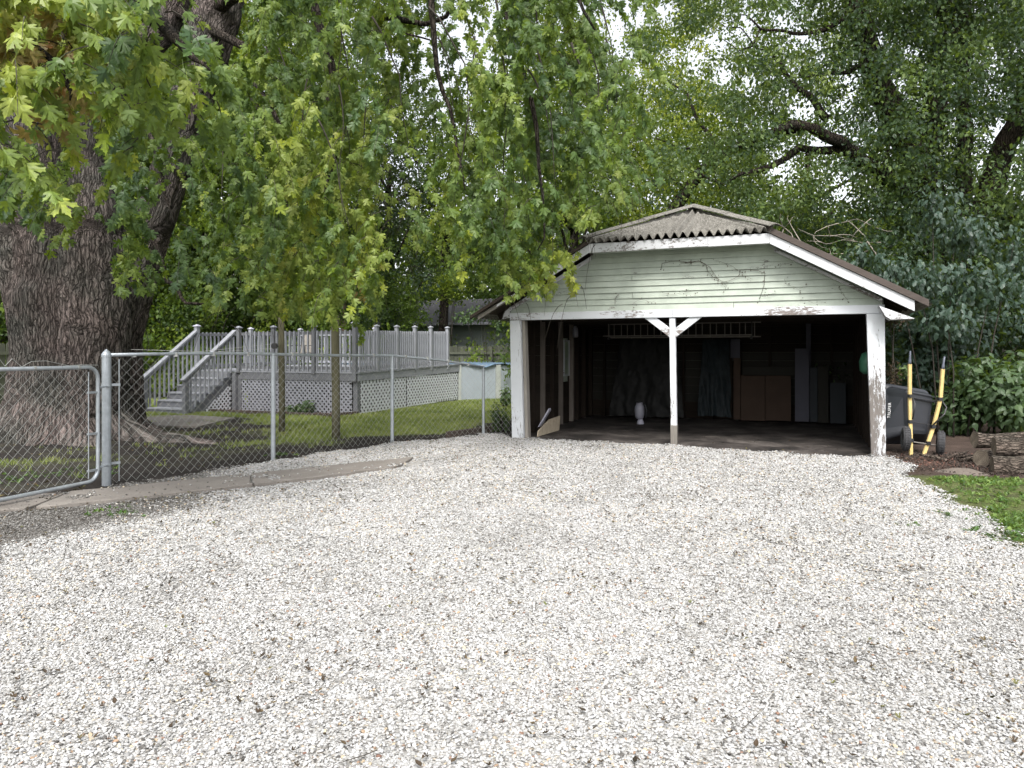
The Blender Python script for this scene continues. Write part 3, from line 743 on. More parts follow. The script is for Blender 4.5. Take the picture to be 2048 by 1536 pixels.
for a_, b_ in (((GX0-.035,11.72,-.05),(GX0-.022,WY0,2.3)),((GX0-.035,WY1,-.05),(GX0-.022,GY1+.03,2.3)),((GX0-.035,WY0,-.05),(GX0-.022,WY1,WZ0)),((GX0-.035,WY0,WZ1),(GX0-.022,WY1,2.3)),
    ((GX1+.022,11.72,-.05),(GX1+.035,GY1+.03,2.3)),((GX0-.02,GY1+.024,-.05),(GX1+.02,GY1+.036,2.3))):
    MB().box(a_,b_).build('outer_siding', SIDING, garage)
w = MB().box((GX0+.0,WY0,WZ0),(GX0+.03,WY0+.035,WZ1)).box((GX0+.0,WY1-.035,WZ0),(GX0+.03,WY1,WZ1)).box((GX0,WY0+.035,WZ0),(GX0+.03,WY1-.035,WZ0+.035)).box((GX0,WY0+.035,WZ1-.035),(GX0+.03,WY1-.035,WZ1)).box((GX0,WY0+.035,1.36),(GX0+.03,WY1-.035,1.385)).build('window', WHITE_BEAM, garage)
MB().box((GX0+.012,WY0+.035,WZ0+.035),(GX0+.017,WY1-.035,1.36)).build('pane', PANE, w)
MB().box((GX0+.012,WY0+.035,1.385),(GX0+.017,WY1-.035,WZ1-.035)).build('pane', PANE, w)
# right and rear walls
z = 0.0; k = 0
while z < 2.16:
    h = .19; z1 = min(z+h-.0015, 2.2)
    MB().box((GX1-.004,11.71,z),(GX1+.02,GY1,z1)).build('wall_board', OLDWOOD2, garage)
    MB().box((GX0,GY1,z),(GX1,GY1+.022,z1)).build('wall_board', OLDWOOD2 if k < 2 or k > 7 else OLIVEP, garage)
    z += h; k += 1
for i in range(8): MB().box((GX1-.10,12.0+i*.6,0),(GX1-.006,12.05+i*.6,2.15)).build('stud', OLDWOOD2, garage)
for i in range(9): MB().box((GX0+.35+i*.62,GY1-.095,0),(GX0+.40+i*.62,GY1-.002,2.15)).build('stud', OLDWOOD2, garage)
MB().prism([(GX0,GY1,2.2),(GX1,GY1,2.2),(GX1+.1,GY1,2.25),(CXR+BRO,GY1,ZB-.03),(CXR-BRO,GY1,ZB-.03)],(0,.02,0)).build('rear_gable', OLDWOOD2, garage)
for sx in (-1,1):
    x = CXR+sx*2.93; MB().box((x-.02,11.72,2.2),(x+.02,GY1,2.40)).build('eave_board', OLDWOOD2, garage)
# dry vine on the gable
def gp(cx, cy, crop):   # picture point on the gable face
    ox, oy, k = crop; px, py = ox+cx/k, oy+cy/k
    d = 11.602/(FWD[1]+RGT[1]*(px-1024)/FX); return at(px, py, d)
c5 = (1360,400,3.53); c4 = (900,400,3.53)
vines = [([(0,440),(60,445),(130,435),(180,455),(200,500),(235,540),(290,575),(350,570),(410,545),(425,500),(470,490),(560,500),(605,515),(600,580),(580,640),(560,700)],c5,.006),
 ([(410,500),(380,470),(300,445),(250,430)],c5,.004), ([(1490,490),(1500,445),(1560,430),(1680,440),(1770,430),(1830,470),(1870,530),(1900,560)],c4,.006),
 ([(290,575),(330,600),(320,640)],c5,.004), ([(425,540),(470,530),(510,560)],c5,.003), ([(0,655),(60,650),(130,640)],c5,.003),
 ([(740,560),(760,600),(830,625),(900,610)],c5,.003), ([(1120,610),(1150,660),(1185,705)],c5,.003), ([(850,700),(940,725),(1020,722)],c5,.003),
 ([(560,690),(620,670),(680,655)],c5,.003), ([(700,480),(720,450),(800,440)],c5,.003), ([(1290,740),(1310,715),(1370,700),(1400,720),(1450,712)],c4,.003),
 ([(1165,735),(1170,700),(1185,670)],c4,.006), ([(1500,660),(1560,670),(1640,650),(1690,630)],c4,.003)]
vine = empty('dry_vine', gp(600,600,c5), 'dry brown ivy runners creeping over the pale green gable siding', 'vine')
mb = MB(); leafv = MB()
for pts, cr, r in vines:
    P = [gp(x, y, cr)-Vector((0,.008,0)) for x, y in pts]
    P2 = []
    for i in range(len(P)-1):
        for t in (0,.5):
            P2.append(P[i].lerp(P[i+1],t)+Vector((random.uniform(-.012,.012),0,random.uniform(-.012,.012))))
    P2.append(P[-1]); MB().tube(P2, r*.6, 5).build('stem', VINE, vine)
    for p in P2:
        for _ in range(1):
            c = p+Vector((random.uniform(-.05,.05),-.01,random.uniform(-.06,.03))); a = random.uniform(0,6.28); s_ = random.uniform(.007,.018)
            leafv.add([c+Vector((math.cos(a+b)*s_, -.01*math.sin(3*b), math.sin(a+b)*s_)) for b in (0,2.0,3.6)], [(0,1,2)])
leafv.build('leaves', VINE, vine, kind='stuff')

# ------------------------------------------------------------------ things inside the garage
def rung_ladder(x0, x1, y, z0, z1, n, root):
    for z in (z0, z1): MB().box((x0,y,z-.012),(x1,y+.05,z+.012)).build('side_rail', ALU, root)
    for i in range(n):
        x = x0+.12+(x1-x0-.24)*i/(n-1); MB().box((x-.009,y+.015,z0+.013),(x+.009,y+.035,z1-.013)).build('rung', ALU, root)
lad = empty('extension_ladder', (-2.3,15.0,1.85), 'aluminium extension ladder hung sideways high across the back of the garage', 'ladder')
rung_ladder(-4.0,-.95,14.93,1.865,2.155,11,lad); rung_ladder(-3.9,-.78,15.02,1.83,2.12,11,lad)
MB().box((-3.9,14.9,1.79),(-3.86,15.1,1.83)).box((-3.88,14.98,1.79),(-3.86,15.0,2.2)).build('hook', BLACKM, lad); MB().box((-.98,14.9,1.79),(-.94,15.1,1.83)).box((-.96,14.98,1.79),(-.94,15.0,2.2)).build('hook', BLACKM, lad)
def sheet(name, x0, x1, z0, z1, y, mat, label, flare=0.0, seed=0):
    nu, nv = 60, 50; mb = MB()
    for lay in (0, .004):
        for j in range(nv+1):
            v = j/nv
            for i in range(nu+1):
                u = i/nu; sp = .75+.25*(1-v) ; x = x0+(x1-x0)*(.5+(u-.5)*sp)
                f = .009*math.sin(u*30+v*9+seed+5*mnoise.noise(Vector((u*3,v*3,seed)))) + .04*mnoise.noise(Vector((u*4+v*2,v*3,seed))) + .016*mnoise.noise(Vector((u*22,v*20,seed)))
                mb.v.append((x+.04*mnoise.noise(Vector((v*4,u*2,seed+5))), y+f+lay-flare*(1-v)*.2, z0+(z1-z0)*v + .04*mnoise.noise(Vector((u*5,seed,0)))*(1-v)))
    W = nu+1; off = W*(nv+1)
    for j in range(nv):
        for i in range(nu):
            k = j*W+i; mb.f.append((k,k+1,k+1+W,k+W)); mb.f.append((off+k,off+k+W,off+k+1+W,off+k+1))
    o = mb.build(name, mat, smooth=True); tag(o, label, 'tarp'); return o
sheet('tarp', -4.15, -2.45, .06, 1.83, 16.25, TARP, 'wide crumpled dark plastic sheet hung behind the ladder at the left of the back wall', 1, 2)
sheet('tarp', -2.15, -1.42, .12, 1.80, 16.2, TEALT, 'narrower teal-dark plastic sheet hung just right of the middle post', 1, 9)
def panel(name, px0, px1, py0, py1, y, th, mat, label, cat='panel', tilt=.06, z0=None):
    d0 = y/(FWD[1]+RGT[1]*(px0-1024)/FX); d1 = y/(FWD[1]+RGT[1]*(px1-1024)/FX)
    a = at(px0, py1, d0); b = at(px1, py1, d1); c = at(px0, py0, d0)
    zb = z0 if z0 is not None else max(.03, a.z)
    o = MB().add([(a.x,y-tilt,zb),(b.x,y-tilt,zb),(b.x,y-tilt+th,zb),(a.x,y-tilt+th,zb),(a.x,y,c.z),(b.x,y,c.z),(b.x,y+th,c.z),(a.x,y+th,c.z)],
      [(0,3,2,1),(4,5,6,7),(0,1,5,4),(1,2,6,5),(2,3,7,6),(3,0,4,7)]).build(name, mat, bevel=.003)
    return tag(o, label, cat)
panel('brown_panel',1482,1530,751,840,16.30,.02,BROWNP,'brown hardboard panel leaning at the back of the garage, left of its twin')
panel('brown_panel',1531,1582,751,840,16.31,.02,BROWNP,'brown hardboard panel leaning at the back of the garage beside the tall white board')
panel('white_board',1590,1618,697,842,16.15,.03,SHADEBOARD,'tall pale board standing upright at the back of the garage','board')
panel('narrow_white_board',1612,1622,636,697,16.35,.03,SHADEBOARD,'thin tall white strip standing behind the tall pale board','board',.02,.05)
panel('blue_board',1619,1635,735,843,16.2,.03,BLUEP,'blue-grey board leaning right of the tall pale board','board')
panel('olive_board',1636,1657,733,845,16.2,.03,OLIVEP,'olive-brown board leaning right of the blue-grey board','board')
panel('hanging_board',1461,1480,678,722,16.4,.02,SHADEBOARD,'small pale board with a hole hung on the back wall below the ladder','board',.0,None)
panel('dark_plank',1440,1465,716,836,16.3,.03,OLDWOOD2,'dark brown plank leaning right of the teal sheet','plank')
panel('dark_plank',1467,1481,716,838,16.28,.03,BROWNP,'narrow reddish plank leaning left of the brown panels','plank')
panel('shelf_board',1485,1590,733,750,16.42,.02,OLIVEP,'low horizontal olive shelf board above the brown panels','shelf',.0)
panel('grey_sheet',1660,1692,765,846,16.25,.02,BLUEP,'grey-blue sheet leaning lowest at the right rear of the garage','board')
tank = empty('garden_sprayer', gnd(1281,848), 'white plastic tank with a narrow foot standing on the garage floor before the dark sheet', 'tank')
tc = gnd(1279,848)
MB().lathe(tc, [(.045,.10),(.08,.13),(.096,.19),(.101,.29),(.096,.36),(.078,.40),(.068,.42)], 20).build('body', WPLAST, tank, smooth=True)
MB().lathe(tc+Vector((.02,0,0)), [(.075,0),(.07,.05),(.05,.099)], 14).build('foot', WHITEP, tank)
MB().lathe(tc, [(.072,.421),(.072,.445),(.05,.455)], 14).build('lid', WPLAST, tank)
MB().tube([tc+Vector((.05,0,.42)),tc+Vector((.12,0,.40)),tc+Vector((.15,0,.30)),tc+Vector((.13,0,.12))], .012, 6).build('hose', BLACKP, tank, smooth=True)
jug = empty('hanging_jug', (-4.55,14.75,1.92), 'white plastic jug hanging over the window on the left garage wall', 'jug')
jc = Vector((-4.58,14.8,1.84)); MB().lathe(jc, [(.05,0),(.062,.02),(.062,.17),(.04,.22),(.02,.25)], 14).build('body', WPLAST, jug, smooth=True)
MB().tube([jc+Vector((0,0,.24)),jc+Vector((0,0,.30)),jc+Vector((-.12,0,.31))], .006, 6).build('hook', BLACKM, jug)
o = MB().add([(-4.50,11.95,.0),(-4.48,13.1,.0),(-4.46,13.1,.28),(-4.50,12.6,.25),(-4.50,12.0,.10),(-4.48,11.95,0),(-4.46,13.1,.0),(-4.44,13.1,.28),(-4.48,12.6,.25),(-4.48,12.0,.10)],[(0,1,2,3,4),(9,8,7,6,5),(0,5,6,1),(1,6,7,2),(2,7,8,3),(3,8,9,4),(4,9,5,0)]).build('plywood_offcut', PLY)
o.location.x = .08
tag(o, 'curved-edge plywood offcut standing along the left inner wall of the garage', 'plywood')
o = MB().prism([(-4.44,12.05,.16),(-4.41,12.05,.17),(-4.24,12.10,.46),(-4.25,12.10,.50)],(0,.12,0)).build('trim_piece', WPLAST)
tag(o, 'white pointed trim piece tilted behind the plywood offcut', 'trim')
o = MB().lathe((.93,12.35,1.17), [(.05,0),(.11,.05),(.12,.2),(.08,.32),(.03,.35)], 16).build('green_jug', DGREEN, smooth=True)
tag(o, 'dark green rounded jug hung on the right garage wall, half behind the right post', 'jug')

# ------------------------------------------------------------------ chain link fence and gate
fence = empty('chain_link_fence', (-6.9,7.9,0), 'galvanised chain-link fence between the gravel and the yard, running from the gate to the garage', 'fence')
def chain_mesh(name, p, q, zb0, zb1, zt0, zt1, root, pitch=.114, r=.0019):
    """woven diamond wire between p and q (xy), bottoms zb, tops zt"""
    p = Vector(p); q = Vector(q); L = (q-p).length; d = (q-p)/L; mb = MB(); nrm = Vector((-d.y, d.x))
    nk = int(L/pitch)+1; H = lambda x: (zb0+(zb1-zb0)*x/L, zt0+(zt1-zt0)*x/L)
    Hm = max(zt0, zt1)-min(zb0, zb1); zmin = min(zb0, zb1)
    for sgn in (1, -1):
        for k in range(-int(Hm/pitch)-2, nk+int(Hm/pitch)+2):
            pts = []; steps = 60
            for i in range(steps+1):
                z = zmin+Hm*i/steps; x = k*pitch + sgn*(z-zmin)
                if x < 0 or x > L: continue
                b, t = H(x)
                if z < b or z > t: continue
                pts.append((x, z))
            if len(pts) < 2: continue
            a, b = pts[0], pts[-1]
            P = [Vector((p.x+d.x*x+nrm.x*.0018*sgn, p.y+d.y*x+nrm.y*.0018*sgn, z)) for x, z in (a, ((a[0]+b[0])/2, (a[1]+b[1])/2), b)]
            mb.tube(P, r, 4, cap=False)
    return mb.build(name, WIRE, root, kind='stuff')
tops = [1.49, 1.485, 1.455, 1.235]; rads = [.048, .032, .030, .026]
for i, ((x, y), t) in enumerate(zip(FENCE, tops)):
    r = rads[i]
    o = MB().lathe((x,y,0), [(r,-.1),(r,t-.035),(r*1.12,t-.034),(r*1.12,t-.01),(r*.8,t+.02),(.005,t+.055)] if i == 0 else [(r,-.1),(r,t-.02),(r*1.1,t-.018),(r*1.1,t+.0)], 16).build('post', GALV, fence, smooth=False)
rail_pts = [Vector((FENCE[0][0]+.03,FENCE[0][1]+.03,1.478))]
for i in range(3):
    a = Vector((*FENCE[i], tops[i]-.012 if i else 1.478)); b = Vector((*FENCE[i+1], tops[i+1]-.0))
    for t in (.25,.5,.75,1):
        p = a.lerp(b, t)
        if i == 0: p.z += .012*math.sin(t*math.pi)
        if i == 2: p.z += .035*math.sin(t*math.pi)
        rail_pts.append(p)
MB().tube(rail_pts, .021, 12).build('top_rail', GALV, fence, smooth=True)
for i in range(3):
    a, b = FENCE[i], FENCE[i+1]; zt = [1.46,1.465,1.435,1.215]
    chain_mesh('chain_mesh', a, b, .02, .02, zt[i], zt[i+1], fence)
chain_mesh('chain_mesh', FENCE[3], (-4.80,11.75), .02, .02, 1.2, 1.15, fence)
MB().tube([Vector((-7.22,5.79,.04)),Vector((-7.22,5.79,1.43))], .006, 6).build('tension_bar', GALV, fence)
for z in (1.14,.25):
    MB().lathe((-7.27,5.67,z-.016),[(.053,0),(.053,.03)],14).beam((-7.26,5.69,z),(-7.215,5.80,z),.012,.028).build('clamp', GALV, fence)
for i in range(3):       # ties along the rail
    for k in range(4):
        p = Vector((*lerp2(FENCE[i], FENCE[i+1], (k+.6)/4.4), 0)); zt = [1.475,1.49,1.46,1.235]; z = zt[i]+(zt[i+1]-zt[i])*(k+.6)/4.4+(.035*math.sin((k+.6)/4.4*math.pi) if i == 2 else 0)
        MB().lathe((p.x,p.y,z-.026),[(.027,0),(.027,.05)],8).build('wire_tie', RUSTG, fence)
gate = empty('chain_link_gate', at(195,960,7.8), 'wide galvanised chain-link gate with rounded corners, hung left of the capped post', 'gate')
gp0 = at(196,735,7.8); gd = (at(0,735,6.75)-gp0); gd.z = 0; gd.normalize()
GT, GB, GL = 1.345, .10, 3.2
def gpt(s_, z): return Vector((gp0.x+gd.x*s_, gp0.y+gd.y*s_, z))
rr = .13
ring = [gpt(GL-.1, GT)]
for a in range(0, 91, 15):
    t = math.radians(a); ring.append(gpt(rr-rr*math.sin(t), GT-rr+rr*math.cos(t)))
for a in range(0, 91, 15):
    t = math.radians(a); ring.append(gpt(rr-rr*math.cos(t), GB+rr-rr*math.sin(t)))
ring.append(gpt(GL-.1, GB)); ring.append(gpt(GL,GB+.1)); ring.append(gpt(GL,GT-.1)); ring.append(gpt(GL-.1,GT))
MB().tube(ring, .021, 12).build('frame', GALV, gate, smooth=True)
a = gpt(.12,0); b = gpt(GL,0)
chain_mesh('chain_mesh', (a.x,a.y), (b.x,b.y), GB+.03, GB+.03, GT-.03, GT-.03, gate, pitch=.10)
MB().tube([gpt(.12,GB+.04),gpt(.12,GT-.05)], .006, 6).build('tension_bar', GALV, gate)
for z in (1.07,.62,.22):
    MB().beam(gpt(.13,z), gpt(-.02,z), .03, .022).build('clamp', GALV, gate)
for z in (1.12, .24): MB().tube([gpt(-.02,z),gpt(-.10,z+.01),gpt(-.14,z)], .012, 6).build('hinge', GALV, gate)
for k in range(4): 
    c = gpt(.25+.5*k,GT); MB().tube([c-gd*.012,c+gd*.012],.026,8).build('wire_tie', RUSTG, gate)
mb = MB()
wp = [gpt(x, GT+z) for x, z in ((.0,.02),(.20,.03),(.36,.02),(.5,.05),(.62,.075),(.78,.07),(.88,.02),(.98,.10),(1.05,.03),(1.12,.12),(1.22,.11),(1.30,.02),(1.42,.08),(1.55,.02))]
wp = [p+Vector((0,0,0)) for p in wp]
MB().tube(wp, .0035, 5).build('loose_wire', WIRE, gate)
#%%PART3
# ------------------------------------------------------------------ deck with stairs
zd = lambda y: 1.045 + .022*(y-14.15)
deck = empty('wooden_deck', (-12,16,0), 'grey painted wooden pool deck with baluster railings, lattice skirts and a stair', 'deck')
DX0, DX1, DY0, DY1, DY2 = -14.9, -9.77, 14.15, 18.4, 19.6
y = DY0+.02
while y < DY2-.1:      # floor boards
    x0 = DX0+.02 if y < DY1-.1 else -10.6
    MB().add([(x0,y,zd(y)-.03),(DX1-.02,y,zd(y)-.03),(DX1-.02,y+.135,zd(y)-.03),(x0,y+.135,zd(y)-.03),(x0,y,zd(y)),(DX1-.02,y,zd(y)),(DX1-.02,y+.135,zd(y)),(x0,y+.135,zd(y))],[(0,3,2,1),(4,5,6,7),(0,1,5,4),(1,2,6,5),(2,3,7,6),(3,0,4,7)]).build('floor_board', DECKL, deck); y += .142
MB().box((-13.40,DY0-.02,.83),(DX1,DY0+.02,zd(DY0)-.035)).build('fascia', DECK, deck)
MB().box((-13.45,DY0-.035,zd(DY0)-.033),(DX1+.03,DY0+.015,zd(DY0)+.004)).build('edge_board', DECKL, deck)
MB().add([(DX1-.02,DY0+.021,.83),(DX1+.02,DY0+.021,.83),(DX1+.02,DY2,.93),(DX1-.02,DY2,.93),(DX1-.02,DY0+.021,1.01),(DX1+.02,DY0+.021,1.01),(DX1+.02,DY2,zd(DY2)-.035),(DX1-.02,DY2,zd(DY2)-.035)],[(0,3,2,1),(4,5,6,7),(0,1,5,4),(1,2,6,5),(2,3,7,6),(3,0,4,7)]).build('fascia', DECKL, deck)
MB().beam((DX1+.01,DY0+.02,zd(DY0)-.013),(DX1+.01,DY2,zd(DY2)-.013),.06,.035).build('edge_board', DECKL, deck)
def skirt_post(x, y, h): MB().box((x-.06,y-.06,-.05),(x+.06,y+.06,h)).build('support_post', DECK, deck)
for x, y in ((-13.43,DY0-.045),(-13.33,DY0+.045),(DX1-.07,DY0+.09),(DX1-.07,DY2-.07),(-14.84,DY0+.05),(-14.84,DY1),(-12.2,DY1)): skirt_post(x, y, zd(y)-.04)
def lattice(p, q, z0a, z0b, z1a, z1b, pitch, w, mat, root, name='lattice'):
    """two crossing layers of slats between p and q (xy)"""
    p = Vector(p); q = Vector(q); L = (q-p).length; d = (q-p)/L; nn = Vector((-d.y,d.x)); mb = MB()
    for sgn in (1,-1):
        k = -int(1.3/pitch)-1
        while k*pitch < L+1.3:
            pts = []
            for i in range(41):
                z = min(z0a,z0b)+(max(z1a,z1b)-min(z0a,z0b))*i/40; x = k*pitch+sgn*(z-min(z0a,z0b))
                if 0 <= x <= L and z0a+(z0b-z0a)*x/L <= z <= z1a+(z1b-z1a)*x/L: pts.append((x,z))
            if len(pts) > 1:
                a, b = pts[0], pts[-1]; off = nn*.004*sgn
                mb.beam((p.x+d.x*a[0]+off.x,p.y+d.y*a[0]+off.y,a[1]),(p.x+d.x*b[0]+off.x,p.y+d.y*b[0]+off.y,b[1]),.007,w,up=(d.x*-sgn,d.y*-sgn,1))
            k += 1
    return mb.build(name, mat, root, kind='stuff')
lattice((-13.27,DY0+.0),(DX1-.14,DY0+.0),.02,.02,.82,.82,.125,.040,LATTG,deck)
lattice((DX1+.0,DY0+.15),(DX1+.0,16.4),.03,.05,.83,.87,.150,.048,LATT,deck)
lattice((DX1+.0,16.44),(DX1+.0,DY2-.15),.05,.09,.87,.92,.150,.048,LATT,deck)
MB().box((DX1-.30,DY0+.16,.0),(DX1-.285,DY2-.1,.85)).build('skirt_shade_sheet', BLACKM, deck)  # black sheets added behind the lattice, standing in for the shade under the deck
MB().box((-13.27,DY0+.22,.0),(DX1-.31,DY0+.23,.85)).build('skirt_shade_sheet', BLACKM, deck)
MB().box((-14.8,DY0+.10,.0),(-13.40,DY0+.11,1.0)).build('skirt_shade_sheet', OLDWOOD, deck)  # dark sheets added to paint shade below deck end and stair
MB().prism([(-13.9,13.15,0),(-13.9,14.1,0),(-13.9,14.1,.68)],(.01,0,0)).build('skirt_shade_sheet', OLDWOOD, deck)
bal_me = {}
def baluster(p, q, w=.036, mat=DECKL, root=deck, name='baluster'):
    key = (mat.name, round((Vector(q)-Vector(p)).length, 2), w)
    if key not in bal_me: bal_me[key] = MB().box((-w/2,-w/2,0),(w/2,w/2,key[1])).mesh('baluster', mat)
    return place(name, bal_me[key], root, p)
def rail_post(x, y, z1, cap=False, w=.09, z0=.75, mat=DECK):
    o = MB().box((x-w/2,y-w/2,z0),(x+w/2,y+w/2,z1)).build('railing_post', mat, deck)
    if cap:
        MB().add([(x-w*.72,y-w*.72,z1),(x+w*.72,y-w*.72,z1),(x+w*.72,y+w*.72,z1),(x-w*.72,y+w*.72,z1),(x-w*.72,y-w*.72,z1+.02),(x+w*.72,y-w*.72,z1+.02),(x+w*.72,y+w*.72,z1+.02),(x-w*.72,y+w*.72,z1+.02),(x,y,z1+.06)],
         [(0,3,2,1),(0,1,5,4),(1,2,6,5),(2,3,7,6),(3,0,4,7),(4,5,8),(5,6,8),(6,7,8),(7,4,8)]).build('post_cap', WHITEP if cap == 2 else DECKL, o)
    return o
def railing(p, q, hz, spacing, posts, face=(0,-1), mat=DECKL, rmat=DECK):
    """p,q xy ends, rails between, balusters on the outer face"""
    p = Vector(p); q = Vector(q); L = (q-p).length; d = (q-p)/L
    z = lambda t: zd(p.y+(q.y-p.y)*t)
    for hh, th in ((hz-.06,.075),(.09,.075)):
        MB().beam((p.x,p.y,z(0)+hh),(q.x,q.y,z(1)+hh),.035,th).build('rail', rmat, deck)
    n = int(L/spacing)
    for i in range(n+1):
        t = (i+.5)/(n+1); x, y = p.x+d.x*L*t, p.y+d.y*L*t
        if any(abs((Vector(pp)-p).length-L*t) < .075 for pp in posts): continue
        o = baluster((x+face[0]*.037, y+face[1]*.037, z(t)-.0), (x+face[0]*.037, y+face[1]*.037, z(t)+hz), mat=mat)
fp = [(-13.34,DY0),(-12.23,DY0),(-11.0,DY0),(-9.84,DY0)]
railing((-13.30,DY0+.02),(-9.88,DY0+.02),1.0,.138,[(x,y+.02) for x,y in fp])
for x, y in fp[:3]: rail_post(x, DY0-.02, 2.135, 1, z0=1.0)
rail_post(-9.82, DY0-.01, 2.20, 2, .10, .83)
rp = [(DX1-.03,yy) for yy in (14.99,15.93,16.86,17.75,18.77)]
railing((DX1-.04,DY0+.07),(DX1-.04,18.77),.985,.104,[(DX1-.04,p[1]) for p in rp], face=(1,0))
for x, y in rp: rail_post(DX1+.0, y, zd(y)+1.09, 1, .085, 1.03, DECKL)
railing((-14.85,14.25),(-14.85,DY1),1.0,.14,[], face=(-1,0)); railing((-14.8,DY1-.03),(-12.1,DY1-.03),1.0,.12,[(-13.4,DY1-.03)], face=(0,1), rmat=LATTG, mat=LATTG)
for x, y in ((-14.85,16.2),(-14.85,DY1),(-13.4,DY1),(-12.05,DY1)): rail_post(x, y, zd(y)+1.1, 2, .09, .75, LATTG if y > 17 else DECKL)
# stairs
SX0, SX1, SY0, SY1 = -14.80, -13.56, 12.62, 14.12
NS = 6; rise = 1.045/NS; run = (SY1-SY0)/(NS-1)
for i in range(NS):
    y0 = SY0+i*run if i < NS-1 else SY1
    MB().box((SX0+.045,y0+.01,i*rise-(.05 if i == 0 else 0)),(SX1-.045,y0+.03,(i+1)*rise-.036)).build('riser', DECK, deck)
    if i < NS-1: MB().box((SX0+.045,y0-.02,(i+1)*rise-.035),(SX1-.045,y0+run-.0,(i+1)*rise)).build('tread', DECKL, deck)
for x in (SX0, SX1-.04):
    pts = [(SY0+.03,-.02)]
    for i in range(NS-1): pts += [(SY0+.0+i*run,(i+1)*rise-.04),(SY0+(i+1)*run,(i+1)*rise-.04)]
    pts += [(SY1,1.0),(SY1,.62),(SY0+.45,-.02)]
    MB().prism([(x,a,b) for a,b in pts],(.04,0,0)).build('stringer', DECK, deck)
zl = lambda y: .94+(y-12.6)/(14.15-12.6)*(2.07-.94)
for x, capk in ((-14.83,2),(-13.50,0)):
    MB().box((x-.055,12.53,-.05),(x+.055,12.64,.90)).build('newel_post', DECK, deck)
    MB().beam((x,12.48,zl(12.48)),(x,14.16,zl(14.16)),.13,.04).build('handrail', DECKL, deck)
    MB().beam((x,12.64,zl(12.64)-.08),(x,14.12,zl(14.12)-.08),.035,.08).build('stair_rail', DECK, deck)
    for i in range(10):
        y = 12.74+i*.142; zb = (y-12.62)/1.5*1.045+.02; h = zl(y)-.04-zb
        baluster((x,y,zb),(x,y,zb+h))
rail_post(-14.83,14.2,2.20,2,.10,.75,DECKL)
mb = MB()
for sgn in (1,-1):
    for k in range(-10,22):
        pts = []
        for i in range(41):
            z = .03+.72*i/40; yv = 13.1+k*.125+sgn*(z-.03)
            if 13.1 <= yv <= 14.08 and z <= .03+.70*(yv-13.1)/.98: pts.append((yv,z))
        if len(pts) > 1: mb.beam((-13.545+.004*sgn,pts[0][0],pts[0][1]),(-13.545+.004*sgn,pts[-1][0],pts[-1][1]),.006,.034,up=(0,-sgn,1))
mb.build('stair_lattice', LATT, deck, kind='stuff')
# things on the deck
ch = empty('patio_chair', (-13.0,16.2,zd(16.2)), 'tan sling patio chair standing on the deck behind the railing', 'chair')
z0 = zd(16.2)
MB().box((-13.25,15.95,z0+.40),(-12.75,16.45,z0+.43)).build('seat', GREYWOOD, ch)
MB().obox((-13.0,16.5,z0+.70),(.25,0,0),(0,.012,0),(0,.06,.28)).build('backrest', GREYWOOD, ch)
for x in (-13.27,-12.73):
    MB().tube([(x,15.95,z0),(x,15.97,z0+.62),(x,16.45,z0+.62)],.014,6).build('leg', BLACKM, ch); MB().tube([(x,16.5,z0),(x,16.44,z0+.42),(x,16.58,z0+1.0)],.014,6).build('leg', BLACKM, ch)
# pool
pool = empty('above_ground_pool', (-12.1,22.6,0), 'round above-ground pool with pale wall and blue cover behind the deck', 'pool')
PR = 3.8
MB().lathe((-12.1,22.6,0),[(PR,-.1),(PR,1.12),(PR-.05,1.12)],64).build('pool_wall', POOLW, pool, smooth=False)
for i in range(18):
    a = 2*math.pi*(i+.35)/18; c = Vector((-12.1+PR*math.cos(a),22.6+PR*math.sin(a),0)); t = Vector((-math.sin(a),math.cos(a),0)); r = Vector((math.cos(a),math.sin(a),0))
    MB().obox(c+r*.035+Vector((0,0,.55)),t*.085,r*.03,(0,0,.58)).build('upright', POOLP, pool)
mb = MB(); nr, na_ = 14, 72
for j in range(nr+1):
    r = (PR+.08)*j/nr
    for i in range(na_):
        a = 2*math.pi*i/na_; mb.v.append((-12.1+r*math.cos(a),22.6+r*math.sin(a),1.16+.06*mnoise.noise(Vector((r*1.5*math.cos(a),r*1.5*math.sin(a),3)))+(.03 if j > 11 else -.02)-(0.07+.05*math.sin(i*1.7) if j == nr else 0)))
for j in range(nr):
    for i in range(na_): mb.f.append((j*na_+i,j*na_+(i+1)%na_,(j+1)*na_+(i+1)%na_,(j+1)*na_+i))
mb.build('pool_cover', BLUET, pool, smooth=True)

# flower bed edging, round posts, clothesline
o = MB().beam((-13.45,13.30,.06),(-9.95,13.32,.06),.08,.13).beam((-9.9,13.35,.06),(-9.72,14.1,.06),.08,.13).build('landscape_timber', OLDWOOD, bevel=.01); tag(o, 'dark landscape timber edging the mulched bed before the deck skirt', 'edging')
rb = MB().beam(at(-90,822,15.5), at(46,818,17.5),.12,.18).build('raised_bed_timber', PICKET, bevel=.01); tag(rb, 'timber edge of the raised bed left of the big trunk', 'edging')
gc = gnd(40,838); o = MB().lathe(gc+Vector((0,0,0)), [(.10,0),(.11,.02),(.13,.30),(.15,.42),(.19,.46),(.19,.475)], 14).build('plastic_bucket', GPLAST); tag(o, 'pale green plastic bucket standing beside the big trunk', 'bucket')
o = MB().beam(gnd(895,870,.04)+Vector((0,0,.0)), gnd(985,858,.04), .10, .12).build('landscape_timber', OLDWOOD, bevel=.01); tag(o, 'low dark timber edging on the lawn near the last chain-link post', 'edging')
